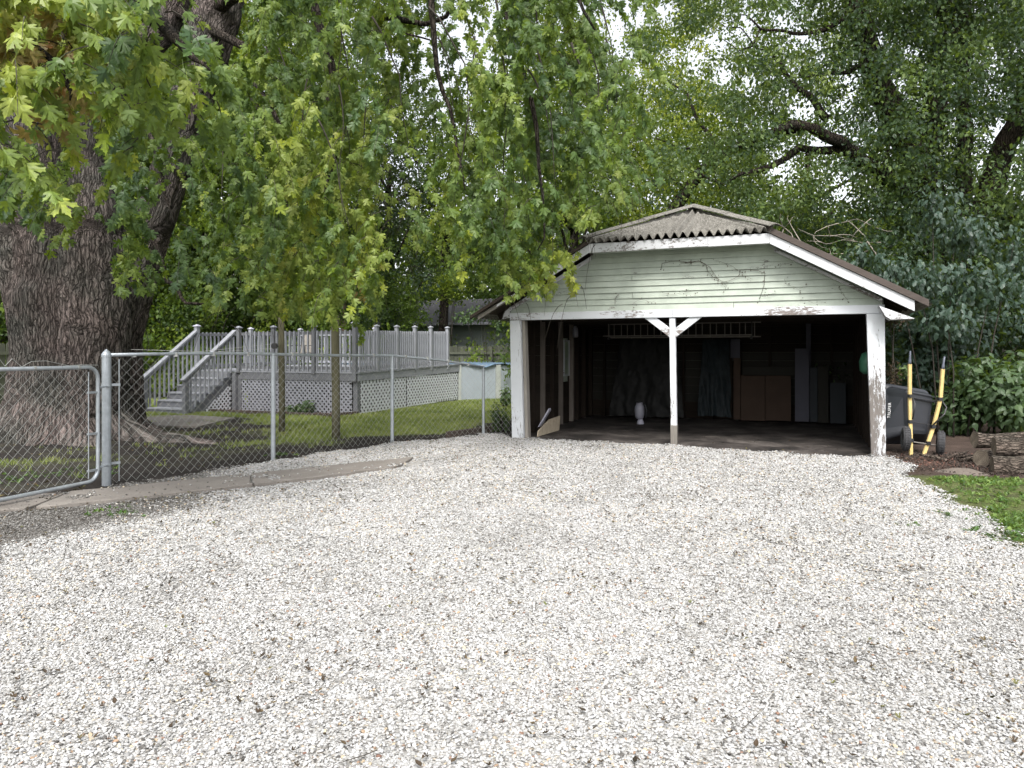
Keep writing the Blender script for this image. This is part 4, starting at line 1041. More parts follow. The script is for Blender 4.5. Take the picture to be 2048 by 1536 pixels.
for (px, py, top, r, lb) in ((564,870,2.19,.056,'greenish round wooden post with a pulley, left one of the two on the lawn'),(672,878,2.16,.070,'thicker mossy round wooden post, right one of the two on the lawn')):
    b = gnd(px, py); o = MB().tube([b+Vector((0,0,-.1)), b+Vector((.0,0,.7)), b+Vector((-.01,0,1.4)), b+Vector((-.02,0,top))], [r*1.03,r,r*.98,r*.95], 16, wob=.04).build('wooden_post', POSTWOOD, smooth=True); tag(o, lb, 'post', 'round wooden posts on the lawn')
pr = empty('clothesline_reel', at(550,692,12.8), 'small black clothesline reel on the left wooden post with a thin line', 'reel')
c = at(549,692,12.85); rdir = Vector((FWD[0],FWD[1],0))
MB().tube([c-rdir*.03, c+rdir*.03], .055, 14).build('drum', BLACKM, pr)
MB().tube([c, at(556,690,12.95)], .012, 6).build('bracket', RUSTG, pr)
MB().tube([c+Vector((0,0,.04)), at(400,703,12.5)+Vector((0,0,.0)), at(262,699,12.2)], .004, 4).build('line', WIRE, pr)
MB().tube([c+Vector((0,0,-.04)), at(400,706,12.5), at(262,706,12.2)], .004, 4).build('line', WIRE, pr)

# ------------------------------------------------------------------ privacy fence
pf = empty('privacy_fence', (-20,25,0), 'weathered wooden privacy fence of vertical pickets round the rear of the yard', 'fence')
pick = []
for k in range(3):
    h = 1.78; w = .068
    pick.append(MB().prism([(-w,0,-.05),(w,0,-.05),(w,0,h-.05),(w-.03,0,h),(-w+.03,0,h),(-w,0,h-.05)],(0,.018,0)).mesh('picket', PICKET))
for i in range(int(19.0/.145)):
    place('picket', pick[i%3], pf, (-20.0+random.uniform(-.008,.008),6.0+i*.145,random.uniform(-.02,.02)),(0,random.uniform(-.008,.008),math.radians(90)))
for i in range(int(15.0/.145)):
    place('picket', pick[i%3], pf, (-19.9+i*.145,25+random.uniform(-.008,.008),random.uniform(-.02,.02)),(0,random.uniform(-.008,.008),0))
for z in (.4,.97,1.5):
    MB().box((-19.975,6,z-.045),(-19.94,24.96,z+.045)).build('rail', PICKET, pf); MB().box((-19.93,24.935,z-.045),(-4.9,24.975,z+.045)).build('rail', PICKET, pf)
for i in range(9): MB().box((-19.93,7+i*2.3,-.1),(-19.84,7.09+i*2.3,1.66)).build('post', PICKET, pf)
for i in range(7): MB().box((-18+i*2.3,24.84,-.1),(-17.91+i*2.3,24.93,1.75)).build('post', PICKET, pf)

# ------------------------------------------------------------------ houses beyond
hs_ = empty('neighbour_house', (-12,32,0), 'low pale blue-grey clapboard house with grey shingle roof behind the rear fence', 'house')
for k in range(15): MB().add([(-21,30-.02,k*.195),(-6,30-.02,k*.195),(-6,30.03,k*.195),(-21,30.03,k*.195),(-21,30,(k+1)*.195-.003),(-6,30,(k+1)*.195-.003),(-6,30.03,(k+1)*.195-.003),(-21,30.03,(k+1)*.195-.003)],[(0,3,2,1),(4,5,6,7),(0,1,5,4),(1,2,6,5),(2,3,7,6),(3,0,4,7)]).build('siding_board', HOUSEW, hs_)
MB().box((-21,30.04,0),(-6,37.9,2.95)).build('wall', HOUSEW, hs_)
MB().prism([(-21.4,29.5,2.93),(-21.4,34,4.35),(-21.4,38.5,2.93),(-21.4,38.5,2.83),(-21.4,34,4.24),(-21.4,29.5,2.83)],(16,0,0)).build('roof', HOUSER, hs_)
MB().box((-21.4,29.42,2.80),(-5.4,29.5,2.92)).build('gutter', WHITEP, hs_)
MB().prism([(-21,30.04,2.95),(-21,37.9,2.95),(-21,34,4.2)],(.05,0,0)).build('gable_wall', HOUSEW, hs_)
an = empty('tv_antenna', (-9.95,32,3.7), 'thin old television antenna standing above the neighbour house roof', 'antenna')
MB().tube([(-9.95,32,3.6),(-9.94,32,7.5)],.03,6).build('mast', ALU, an)
MB().tube([(-10.95,31.8,7.5),(-8.9,32.3,7.28)],.022,6).build('boom', ALU, an)
for i in range(6):
    c = Vector((-10.95,31.8,7.5)).lerp(Vector((-8.9,32.3,7.28)), i/5); MB().tube([c+Vector((-.06,.5,.05)),c+Vector((.06,-.5,-.05))],.010,5).build('element', ALU, an)
MB().tube([(-9.94,32,6.9),(-9.4,32.1,7.33)],.015,5).build('strut', ALU, an)
pl = empty('white_pole', (-17.66,25.6,0), 'slim white pole with a short side arm rising among the rear bushes', 'pole')
MB().tube([(-17.66,25.6,0),(-17.66,25.6,5.85)],.075,8).build('pole', WHITEP, pl); MB().tube([(-17.7,25.6,5.5),(-18.0,25.5,5.62),(-18.25,25.5,5.55)],.025,6).build('arm', WHITEP, pl)
h2 = empty('cream_house', (8.5,28,0), 'cream clapboard house glimpsed through the leaves at the right edge', 'house')
for k in range(20): MB().add([(6.5,25.98,k*.2),(24,25.98,k*.2),(24,26.03,k*.2),(6.5,26.03,k*.2),(6.5,26.0,k*.2+.197),(24,26.0,k*.2+.197),(24,26.03,k*.2+.197),(6.5,26.03,k*.2+.197)],[(0,3,2,1),(4,5,6,7),(0,1,5,4),(1,2,6,5),(2,3,7,6),(3,0,4,7)]).build('siding_board', TANSIDE, h2)
MB().box((6.5,26.04,0),(24,33,3.9)).build('wall', TANSIDE, h2)
MB().prism([(6,25.4,3.9),(6,29.5,5.6),(6,33.6,3.9)],(18.5,0,0)).build('roof', HOUSER, h2)

# ------------------------------------------------------------------ wheelbarrow (tub away, handles up), built facing -Y then turned
BP = at(1838,912,10.35); BP.z = 0
wb = empty('wheelbarrow', BP, 'upended two-wheeled wheelbarrow with black tub and pale yellow wooden handles against the bushes', 'wheelbarrow', rz=PH)
K = .00728
def W_(px, py, y=0.0):
    D = 10.35+y; return Vector(((px-1024)/FX*D-(1838-1024)/FX*10.35, y, CH-(py-HOR)/FX*D))
class WB(MB):
    def build(s, name, mat, parent=wb, **k):
        o = MB.build(s, name, mat, None, **k); o.parent = parent; return o   # local coordinates of the wheelbarrow
def loop(poly, y_, rad, n=6):
    out = []; m = len(poly)
    for i in range(m):
        p = W_(*poly[i]); a = W_(*poly[i-1]); b = W_(*poly[(i+1)%m])
        pa = p+(a-p).normalized()*rad; pb = p+(b-p).normalized()*rad
        for k in range(n+1):
            t = k/n; v = (1-t)**2*pa+2*t*(1-t)*p+t*t*pb; out.append(Vector((v.x, y_[i] if hasattr(y_,'__len__') else y_, v.z)))
    return out
L0 = loop([(1828,786),(1874,796),(1861,864),(1829,862)], [.16,.16,.14,.14], .03)
L0b = loop([(1822,781),(1880,792),(1865,871),(1824,869)], [.17,.17,.15,.15], .05)
L1 = loop([(1806,774),(1893,789),(1884,888),(1783,888)], [.44,.44,.34,.36], .09)
L2 = loop([(1801,769),(1897,785),(1887,894),(1777,894)], [.47,.47,.38,.40], .10)
L3_ = loop([(1800,768),(1898,784),(1888,896),(1775,896)], [.50,.50,.41,.43], .10)
tb = WB(); n = len(L0); loops = [L0,L0b,L1,L2,L3_]
inner = [[p.lerp(sum(Lp, Vector())/n, .035)+Vector((0,.012,0)) for p in Lp] for Lp in (L3_,L1,L0b,L0)]
for Lp in loops+inner: tb.v += [tuple(p) for p in Lp]
for j in range(len(loops)+len(inner)-1):
    for i in range(n): tb.f.append((j*n+i, j*n+(i+1)%n, (j+1)*n+(i+1)%n, (j+1)*n+i))
tb.f.append(tuple(range(n-1,-1,-1))); tb.f.append(tuple(range((len(loops)+len(inner)-1)*n,(len(loops)+len(inner))*n)))
tub = tb.build('tub', BLACKP); 
WB().obox(W_(1848,800,.145),(.16,0,-.03),(0,.012,0),(0,0,.008)).obox(W_(1848,790,.155),(.17,0,-.032),(0,.010,0),(0,0,.006)).build('tub_rib', BLACKP)
for side, path_ in ((0,[(1822,912),(1819.5,789),(1819.5,728)]),(1,[(1847,913),(1867,853),(1881,797),(1885.5,738)])):
    q = [W_(*p, y=[.02,.06,.03,.0][i] if side else [.02,.06,.02][i]) for i, p in enumerate(path_)]
    q[0].z = max(q[0].z, 0.0)
    # wooden shaft, two straight lengths butted into one handle
    hb = WB(); r = .024
    for i in range(len(q)-1):
        d = (q[i+1]-q[i]).normalized(); hb.beam(q[i]-d*.001, q[i+1]+d*.001, .046, .036, up=(0,1,0))
    hb.build('handle', YELLOW, bevel=.004)
    e_ = q[-1]; top = W_(1820.5,702,.0) if not side else W_(1889,713,-.01)
    WB().tube([e_, e_.lerp(top,.25), e_.lerp(top,.45), top],[.024,.020,.014,.013],10).build('grip', GRIPM, smooth=True)
for a, b in ((W_(1821,795,.10),W_(1880,803,.10)),(W_(1822,843,.10),W_(1865,851,.10))):
    WB().tube([a,b],.006,6).build('cross_rod', BLACKM)
for p in (W_(1820.5,792,.03),W_(1880,798,.03),W_(1820.5,843,.04),W_(1866,853,.04),W_(1822,880,.02),W_(1856,886,.02)):
    WB().obox(p,(.028,0,0),(0,.03,0),(0,0,.024)).build('bracket', BLACKM)
WB().tube([W_(1824,792,.06),W_(1830,808,.0),W_(1829,818,-.03),W_(1825,838,.02)],.011,8).build('leg', BLACKM, smooth=True)
WB().tube([W_(1884,802,.06),W_(1893,815,.03),W_(1889,828,-.03),W_(1866,850,.02)],.011,8).build('leg', BLACKM, smooth=True)
WB().tube([W_(1806,881,.02),W_(1890,893,.02)],.010,8).build('axle', ALU)
for cx, cy, ax in ((1812,877,Vector((.9,-.34,-.04))),(1881,886,Vector((.88,-.46,-.06)))):
    c = W_(cx, cy, .03); c.z = max(c.z, .178); ax.normalize(); R_ = .175; prof = []
    u = ax.cross(Vector((0,0,1))).normalized(); v = ax.cross(u)
    def ring_mesh(prof, seg=28):
        m_ = WB()
        for k in range(seg):
            a = 2*math.pi*k/seg; rd = u*math.cos(a)+v*math.sin(a)
            for (r, h) in prof: m_.v.append(tuple(c+rd*r+ax*h))
        np_ = len(prof)
        for k in range(seg):
            for j in range(np_): m_.f.append((k*np_+j, k*np_+(j+1)%np_, ((k+1)%seg)*np_+(j+1)%np_, ((k+1)%seg)*np_+j))
        return m_
    wheel = bpy.data.objects.new('wheel', None); C.objects.link(wheel); wheel.parent = wb
    tm = ring_mesh([(.095,-.042),(.125,-.052),(.155,-.048),(R_,-.028),(R_,.028),(.155,.048),(.125,.052),(.095,.042)])
    for k in range(28):
        a = 2*math.pi*k/28; rd = u*math.cos(a)+v*math.sin(a); td = ax.cross(rd)
        for s_ in (-1,1): tm.obox(c+rd*(R_+.002)+ax*(.016*s_), rd*.005, td*.011+ax*.004*s_, ax*.012)
    tm.build('tyre', RUBBER, wheel)
    ring_mesh([(.02,-.03),(.094,-.036),(.094,.036),(.02,.03)]).build('rim', BLACKM, wheel)
# lettering up the left side of the tub
fc = bpy.data.curves.new('lettering', 'FONT'); fc.body = 'TRUPER'; fc.size = .060; fc.extrude = .001; fc.space_character = 1.15; fc.align_x = 'LEFT'
a3 = L0b[-4].lerp(L1[-4], .42); 
pA, pB, pC, pD = L0b[0], L1[0], L1[-1], L0b[-1]     # top-inner, top-outer, bottom-outer, bottom-inner of the left flank
fn = (pB-pA).cross(pD-pA).normalized()
if fn.y > 0: fn = -fn
fn = (fn+((pC-pB).cross(pD-pC)).normalized()*(1 if (pC-pB).cross(pD-pC).dot(fn) > 0 else -1)).normalized(); start = pD.lerp(pC,.62).lerp(pA.lerp(pB,.62),.36); end = pA.lerp(pB,.62)
xd = (end-start).normalized(); yd = fn.cross(xd).normalized()
tmp = bpy.data.objects.new('tmp', fc); C.objects.link(tmp); bpy.context.view_layer.update()
me = bpy.data.meshes.new_from_object(tmp.evaluated_get(bpy.context.evaluated_depsgraph_get())); bpy.data.objects.remove(tmp)
me.materials.clear(); me.materials.append(LETTER)
let = bpy.data.objects.new('lettering', me); C.objects.link(let); let.parent = wb
let.matrix_local = Matrix(((xd.x,yd.x,fn.x,start.x+fn.x*.022),(xd.y,yd.y,fn.y,start.y+fn.y*.022),(xd.z,yd.z,fn.z,start.z+fn.z*.022),(0,0,0,1)))

# ------------------------------------------------------------------ logs
LOGBARK = bark('log_bark', (.16,.138,.118), sc=1.6, st=(.25,1,1), bump=1.0)
def log(end_px, d, r, ang, tilt, L, label):
    c = at(*end_px, d); dv = Vector((math.cos(ang)*math.cos(tilt), math.sin(ang)*math.cos(tilt), math.sin(tilt)))
    me_l = MB().tube([Vector((L*t_/12,0,.012*math.sin(t_*.9+r*90))) for t_ in range(13)],[r*(.97+.05*math.sin(t_*1.3+ang*9)+random.uniform(-.03,.03)) for t_ in range(13)],24,cap=False,wob=.22)
    o = me_l.build('log', LOGBARK, smooth=True)
    q = dv.to_track_quat('X','Z').to_euler(); o.location = c; o.rotation_euler = q
    for x in (0, L):
        eb = MB(); n_ = 24; base = 0 if x == 0 else 12*24
        rim = me_l.v[base:base+24]; eb.v = [tuple(Vector(p)*.999+Vector((x*.001,0,0))) for p in rim]+[(x+(.006 if x == 0 else -.006),0,0)]
        eb.f = [(i,(i+1)%24,24) for i in range(24)]
        e_ = eb.build('cut_end', LOGEND); e_.parent = o
    tag(o, label, 'log', 'cut logs piled by the bushes'); return o
log((1984,929),8.95,.118,.02,.0,1.8,'large bark-covered log lying frontmost on the ground in the pile')
log((1963,917),9.35,.115,.75,.0,1.0,'log with a broad round sawn face, on the ground behind the front log')
log((1988,892),9.15,.115,.06,.02,1.7,'rough log resting on top of the front log')
log((1949,879),9.6,.105,.30,-.02,1.6,'upper rear log with a pale oval end, leftmost top of the pile')
for (x0, y0, a_, L_, sl_) in ((1.95,11.15,.4,.6,'dead stick lying nearest the logs, pointing back toward the bushes'),(2.1,11.35,-.3,.7,'longest dead stick lying in the litter just behind the soil mound'),(1.85,11.35,.9,.5,'dead stick lying steeply away beside the right wheel of the wheelbarrow'),(2.3,11.2,.1,.55,'dead stick half under the upper rear log'),(2.0,11.5,-.7,.6,'dead stick furthest back at the foot of the bushes'),(1.8,11.1,2.6,.35,'shortest dead stick, in front of the wheelbarrow handles')):
    p0 = Vector((x0,y0,.05)); dv = Vector((math.cos(a_),math.sin(a_),.12))*L_
    o = MB().tube([p0, p0+dv*.35+Vector((0,.03,.01)), p0+dv*.7+Vector((.01,-.02,.0)), p0+dv],[.022,.02,.017,.010],7,wob=.3).build('dead_stick', LOGBARK, smooth=True)
    tag(o, sl_, 'stick', 'sticks by the log pile')
# mound of sandy soil
mb = MB(); cm = gnd(1925,945); n_ = 24
for j in range(6):
    for i in range(n_):
        a = 2*math.pi*i/n_; r = .50*j/5; mb.v.append((cm.x+r*1.1*math.cos(a),cm.y+r*.8*math.sin(a),-.04+.095*math.exp(-(r/.27)**2)+.012*mnoise.noise(Vector((r*6,a*2,0)))))
for j in range(5):
    for i in range(n_): mb.f.append((j*n_+i,(j+1)*n_+i,(j+1)*n_+(i+1)%n_,j*n_+(i+1)%n_))
mb.build('soil_mound', SAND, smooth=True, kind='structure')
#%%PART4
# ------------------------------------------------------------------ big silver maple: fused trunk
MB0 = at(152,860,12.7); MB0.z = 0
maple = empty('silver_maple', MB0, 'huge multi-stemmed maple with furrowed trunk behind the gate, its leafy branches hanging over the yard', 'tree')
def trunk_paths():
    P = []
    def A(pts, ds=12.7): return [at(px, py, d if d else ds) for px, py, d in pts]
    P.append((A([(150,905,12.6),(152,860,12.6),(155,800,12.7),(155,700,12.7),(152,600,12.7),(150,535,12.8),(150,480,12.9)]), [1.22,1.15,1.05,.98,1.0,.85,.4]))
    P.append((A([(96,870,12.8),(97,760,12.7),(80,620,12.7),(56,480,12.8),(30,300,12.9),(5,100,13),(-20,-120,13.2)]), [.52,.48,.50,.54,.46,.40,.36]))
    P.append((A([(120,800,12.3),(112,650,12.2),(95,500,12.3),(75,330,12.5),(60,150,12.7)]), [.5,.5,.48,.40,.35]))
    P.append((A([(190,820,12.2),(190,650,12.1),(188,520,12.2),(185,430,12.3),(184,330,12.5),(195,240,12.6),(245,140,12.8),(325,50,13),(380,-130,13.2)]), [.5,.52,.50,.44,.29,.25,.27,.31,.30]))
    P.append((A([(205,800,12.9),(222,680,12.8),(255,570,12.7),(295,480,12.7),(325,400,12.7),(362,260,12.7),(405,130,12.7),(435,30,12.7),(470,-140,12.8)]), [.5,.48,.42,.34,.31,.33,.36,.40,.36]))
    # roots
    for pts, r in (([(200,830,12.4),(245,860,12.1),(300,872,11.9),(370,880,11.7),(440,886,11.5)],[.42,.28,.17,.11,.04]), ([(95,840,12.3),(55,872,12.0),(5,890,11.8),(-60,903,11.6)],[.4,.24,.14,.05]),
        ([(150,850,12.1),(165,890,11.5),(185,905,11.1)],[.5,.28,.06]), ([(230,850,12.9),(280,850,12.9),(330,852,12.9)],[.4,.2,.05]), ([(100,860,12.2),(85,900,11.5),(60,915,11.0)],[.45,.25,.05])):
        q = A(pts)
        for i, p in enumerate(q):
            if i: p.z = min(p.z, .12 if i == 1 else .03)
        P.append((q, r))
    return P
TP = trunk_paths(); mb = MB()
for pts, r in TP: mb.tube(pts, r, 20, wob=.12)
me0 = mb.mesh('tmp_trunk', None); to = bpy.data.objects.new('tmp_trunk', me0); C.objects.link(to)
rm = to.modifiers.new('r', 'REMESH'); rm.mode = 'VOXEL'; rm.voxel_size = .032
sm = to.modifiers.new('s', 'SMOOTH'); sm.iterations = 5
bpy.context.view_layer.update()
tme = bpy.data.meshes.new_from_object(to.evaluated_get(bpy.context.evaluated_depsgraph_get())); bpy.data.objects.remove(to)
nv = len(tme.vertices); co = np.empty(nv*3, 'f'); tme.vertices.foreach_get('co', co); co = co.reshape(-1,3).astype(float)
nr_ = np.empty(nv*3, 'f'); tme.vertices.foreach_get('normal', nr_); nr_ = nr_.reshape(-1,3)
acc = np.zeros((nv,3)); wsum = np.zeros(nv); zlow = np.clip((3.75-co[:,2])/.25, 0, 1); zlow = zlow*zlow*(3-2*zlow)
for pi_, (pts, r) in enumerate(TP[:5]):
    best = np.full(nv, 1e9); hx = np.zeros(nv); hy = np.zeros(nv)
    for i in range(len(pts)-1):
        a = np.array(pts[i]); b = np.array(pts[i+1]); t = np.clip((co[:,2]-a[2])/max(b[2]-a[2],1e-3), 0, 1)
        c = a+t[:,None]*(b-a); off = co-c; rr_ = r[i]+(r[i+1]-r[i])*t; dist = np.abs(np.linalg.norm(off,axis=1)-rr_)
        k = dist < best; best[k] = dist[k]; hx[k] = off[k,0]; hy[k] = off[k,1]
    hl = np.hypot(hx, hy)+1e-6; rc = (1.05,.5,.5,.35,.38)[pi_]
    w_ = np.exp(-best/.03)**3+1e-14
    w_ = w_*(1-zlow)+(1e-9) if pi_ else w_*(1-zlow)+zlow
    acc += np.stack([hx/hl*rc, hy/hl*rc, co[:,2]], 1)*w_[:,None]; wsum += w_
bc = acc/wsum[:,None]; bc[:,2] += .12*np.array([mnoise.noise(Vector((p[0]*2,p[1]*2,p[2]*2))) for p in co])
def ridged(b):
    n1 = 1-abs(mnoise.noise(Vector((b[0]*6.5, b[1]*6.5, b[2]*.9))))*2; n2 = 1-abs(mnoise.noise(Vector((b[0]*15+4, b[1]*15, b[2]*2.4))))*2
    return n1*.45+n2*.55
disp = np.array([ridged(b) for b in bc])
co2 = co + nr_*((disp-.5)*.055)[:,None]
tme.vertices.foreach_set('co', co2.astype('f').ravel())
a = tme.attributes.new('barkco', 'FLOAT_VECTOR', 'POINT'); a.data.foreach_set('vector', bc.astype('f').ravel())
tme.materials.clear(); tme.materials.append(BARK_BIG); tme.shade_smooth(); tme.update()
tr = bpy.data.objects.new('trunk', tme); C.objects.link(tr); parent_to(tr, maple)

# ------------------------------------------------------------------ foliage maps (one digit per 64 px cell of the photo)
def parse(s): return np.array([[int(c) for c in r.split()[0].replace('.','')] for r in s.strip().split('\n')], float)
M_CLEAR = [(342,30,44,56),(434,30,60,56),(178,320,30,95),(322,440,26,60),(100,290,28,38),(30,238,35,26),(200,480,50,40),(790,400,34,100),(60,560,60,40)]
MD = parse("""88774000666664537830
89876332676664557971
99967874777654667994
77624887787753778995
44414665888883788896
66534764888882788886
64325457896887789754
21323247893751488630
10053436684630275400
00021134765410012200
00000001201100000000""")
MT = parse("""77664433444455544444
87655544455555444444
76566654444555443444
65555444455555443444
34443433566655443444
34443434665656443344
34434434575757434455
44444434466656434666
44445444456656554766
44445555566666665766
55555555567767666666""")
RD = parse("""232334566766
112344567766
112343467755
112433356644
113423356534
124433466545
113435566556
002345678766
001245788887
000024799987
000002499875""")
FD = parse("""55555555554331124412543332223322
66666666665433113545643332223322
77777777654421355676543332333322
77777777777765346788876431233312
88888888888777568888887511233312
88888888888887788888888764233433
88888888888888888888888764233443
99999999999999999999998875555555
99999999999999999999999999888888
99999999999990009999999999999977
99999999999990009999999999999977
99999999999999999999999999999999""")
GAPS = [(1492,50,14,40),(1440,80,26,20),(1450,150,22,24),(1500,170,12,24),(1608,215,26,26),(1660,285,44,20),(1562,342,30,22),(1685,378,22,26),(2005,270,30,36),(2022,330,18,22),(1700,170,16,30),(1795,165,14,22),(1870,215,12,30),(1745,70,14,22),(1600,70,22,22),(1940,480,10,40),
  (870,85,55,36),(775,45,24,18),(742,120,22,13),(960,60,34,50),(960,150,22,30),(900,150,20,20),(795,20,26,16),(1165,14,22,18),(1265,28,30,30),(1230,70,18,24),(1390,120,16,30),(1330,20,20,18),(1060,200,8,30),(1655,420,14,14),(1400,420,22,10),(1580,150,14,16),(1965,330,12,20),(1560,40,18,20),(1880,40,9,14),(1990,130,14,14),(1820,90,10,16),(1640,110,12,14),(1150,475,48,26),(808,540,16,62),(1232,180,12,20)]
def in_gap(px, py, soft=1.0):
    for gx_, gy_, ga, gb in GAPS:
        q = ((px-gx_)/ga)**2+((py-gy_)/gb)**2
        if q < 1 and random.random() < .97: return True
        if q < 2 and random.random() < .45*soft: return True
    return False
def cell(arr, r, c, edge=5.0):
    R_, C_ = arr.shape
    return arr[r, c] if 0 <= r < R_ and 0 <= c < C_ else edge

# maple leaves on drooping sprays (the crown's lower edge dips and rises)
LIMX = [-300,0,60,85,130,200,220,235,300,330,400,560,640,700,745,780,880,910,1000,1060,1150,1180,1300,1335,1345]
LIMY = [430,430,440,500,500,430,470,585,585,545,610,630,650,680,690,500,485,590,600,590,592,440,395,330,-40]
pos = []; dirs = []; nrm = []; size = []; var = []; depth = []
twigs = MB()
for r in range(-4, 11):
    for c in range(-4, 21):
        if c >= 20 and r >= 0: continue
        rr0, cc0 = min(max(r,0),10), min(max(c,0),19)
        dens = MD[rr0, cc0] if r >= 0 or c > 18 else 5.5
        if r < 0 and c >= 18: dens = 2
        if r < 0 and c in (5,6,7): dens = 2
        if c < 0: dens = MD[rr0, 0]
        tone = MT[rr0, cc0]
        nearz = (c <= 6 and r <= 3)
        area = (64*10/FX)**2
        n_leaf = dens/9*area*(5.6 if not nearz else 4.2)/(.13**2*.38)*(1 if not nearz else .75)
        n_spray = n_leaf/15/4.0
        n_spray = int(n_spray)+(random.random() < n_spray % 1)
        for _ in range(n_spray):
            px0 = (c+random.random())*64; py0 = (r+random.random())*64-25
            if nearz: D0_ = random.uniform(4.6, 6.6) if random.random() < .75 else random.uniform(7,11)
            elif c <= 4: D0_ = random.uniform(8.2, 10.8)
            elif c <= 6: D0_ = random.uniform(8, 13.5)
            else: D0_ = random.uniform(8.5, 13.0) if r < 8 else random.uniform(9,12)
            if 15 <= c and r >= 5: D0_ = min(D0_, 10.8)
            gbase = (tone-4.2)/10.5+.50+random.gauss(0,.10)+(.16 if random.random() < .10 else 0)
            az0 = random.uniform(0, 6.283); cen = at(px0, py0, D0_)
            for sub in range(4):
              p = cen+Vector((random.gauss(0,.13), random.gauss(0,.13), (1.5-sub)*.19+random.gauss(0,.06)))
              az = az0+random.uniform(-1.3,1.3)
              h = Vector((math.cos(az), math.sin(az), 0)); L = random.uniform(.3,.65); k = random.randint(11,19)
              droop = random.uniform(.6, 1.15) if not nearz else random.uniform(.2,.8)
              base = gbase+random.gauss(0,.035)
              path_ = []
              for i in range(5):
                t = i/4; path_.append(p + h*L*t*(1-.45*droop) + Vector((0,0,.10-L*droop*t*t*1.1)))
              twigs.tube(path_, [.006,.005,.004,.003,.002], 3, cap=False)
              for i in range(k):
                t = (i+random.random())/k; q = path_[min(3,int(t*4))].lerp(path_[min(3,int(t*4))+1], t*4 % 1)
                a2 = az + random.choice((-1,1))*random.uniform(.4,1.5)
                d = Vector((math.cos(a2), math.sin(a2), -random.uniform(.9,3.2))).normalized()
                nn = Vector((random.gauss(0,.55), random.gauss(0,.55), random.uniform(.15,.9))) + (-Vector((FWD[0],FWD[1],0)))*random.uniform(0,1.1)
                s_ = (.14 if nearz else .136)*random.uniform(.6,1.2)
                lp = q+d*.05; rl = lp-Vector((0,0,CH)); dpt = rl.x*FWD[0]+rl.y*FWD[1]; lx = 1024+(rl.x*RGT[0]+rl.y*RGT[1])/dpt*FX; ly = HOR-rl.z/dpt*FX
                if any(((lx-a_)/c_)**2+((ly-b_)/e_)**2 < 1 for a_, b_, c_, e_ in M_CLEAR) and random.random() < .93: continue
                if ly > np.interp(lx, LIMX, LIMY) or abs(lx-1150) < 46 and abs(ly-475) < 26: continue
                pos.append(tuple(lp)); dirs.append(tuple(d)); nrm.append(tuple(nn)); size.append(s_)
                var.append(base+random.gauss(0,.05)+(.10 if t > .8 and random.random() < .3 else 0)); depth.append(dpt/s_ if (0 <= lx <= 2048 and 0 <= ly <= 700) else 999)
pos = np.array(pos); dirs = np.array(dirs); nrm = np.array(nrm); size = np.array(size); var = np.array(var); var = np.clip(np.where(var > .72, .72+(var-.72)*.35, var), .03, .84); depth = np.array(depth)
eul = frames_to_euler(dirs, nrm)
# accents: bright yellow-green and orange-tinted tips where the photograph has them
acc_spots = [(70,185,46,.24),(135,150,36,.26),(22,35,28,.26),(405,125,32,.22),(100,205,26,.28),(250,330,16,.12),(5,300,14,.2),(545,470,30,.24),(520,400,25,.14),(725,560,28,.16),(1000,560,50,.18),(1120,545,30,.06),(560,600,30,.15),(740,330,40,.15),(690,600,30,.10),(860,100,40,.2),(1140,175,25,.12),(390,330,35,.15)]
rel = pos-np.array((0,0,CH)); dd = rel[:,0]*FWD[0]+rel[:,1]*FWD[1]; ss = rel[:,0]*RGT[0]+rel[:,1]*RGT[1]
ppx = 1024+ss/dd*FX; ppy = HOR-rel[:,2]/dd*FX
for ax_, ay_, ar, am in acc_spots:
    c3 = np.array(at(ax_, ay_, 5.6 if (ax_ < 450 and ay_ < 256) else 9.8)); near_ = np.exp(-((pos-c3)**2).sum(1)/(2*(ar/FX*9*1.3)**2))
    var = np.clip(var+am*near_, .03, .97)
order = np.argsort(depth); ps, rest = order[:300], order[300:]
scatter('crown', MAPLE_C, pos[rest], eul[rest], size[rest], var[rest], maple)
# the 300 leaves that show largest are leaves of their own
leaf_mats = {}
def leaf_obj_mat(v):
    key = int(v*12)
    if key not in leaf_mats:
        m = M('maple_leaf_tone', .45, .35)
        stops = MAPLE_STOPS
        t = (key+.5)/12
        for (p0,c0),(p1,c1) in zip(stops, stops[1:]):
            if p0 <= t <= p1: f = (t-p0)/(p1-p0); c = tuple(a*(1-f)+b*f for a,b in zip(c0,c1))
        v_ = m.coords(); n_ = m.noise(v_, 4, 3)
        cc_ = m.ramp(n_, [(.35, tuple(x*.7 for x in c)), (.65, tuple(min(1,x*1.3) for x in c))])
        g = m.n('ShaderNodeNewGeometry'); c2 = m.mix(.28, cc_, (.13,.21,.13)); cc_ = m.mix(g.outputs['Backfacing'], cc_, c2)
        m.col(cc_); trn = m.n('ShaderNodeBsdfTranslucent'); m.l(m.mix(.5, cc_, (.20,.30,.02)), trn.inputs[0])
        mx = m.n('ShaderNodeMixShader'); mx.inputs[0].default_value = .42
        m.l(m.b.outputs[0], mx.inputs[1]); m.l(trn.outputs[0], mx.inputs[2]); m.l(mx.outputs[0], m.out.inputs[0])
        leaf_mats[key] = m.m
    return leaf_mats[key]
leaf_var = {}
for i in ps:
    k = int(i) % 6; mt = leaf_obj_mat(var[i]); key = (k, mt.name)
    if key not in leaf_var:
        me = maple_meshes[k].copy(); me.name = 'leaf'; me.materials.clear(); me.materials.append(mt); leaf_var[key] = me
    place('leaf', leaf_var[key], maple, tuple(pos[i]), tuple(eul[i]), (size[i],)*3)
twigs.build('twigs', TWIG, maple, kind='stuff')
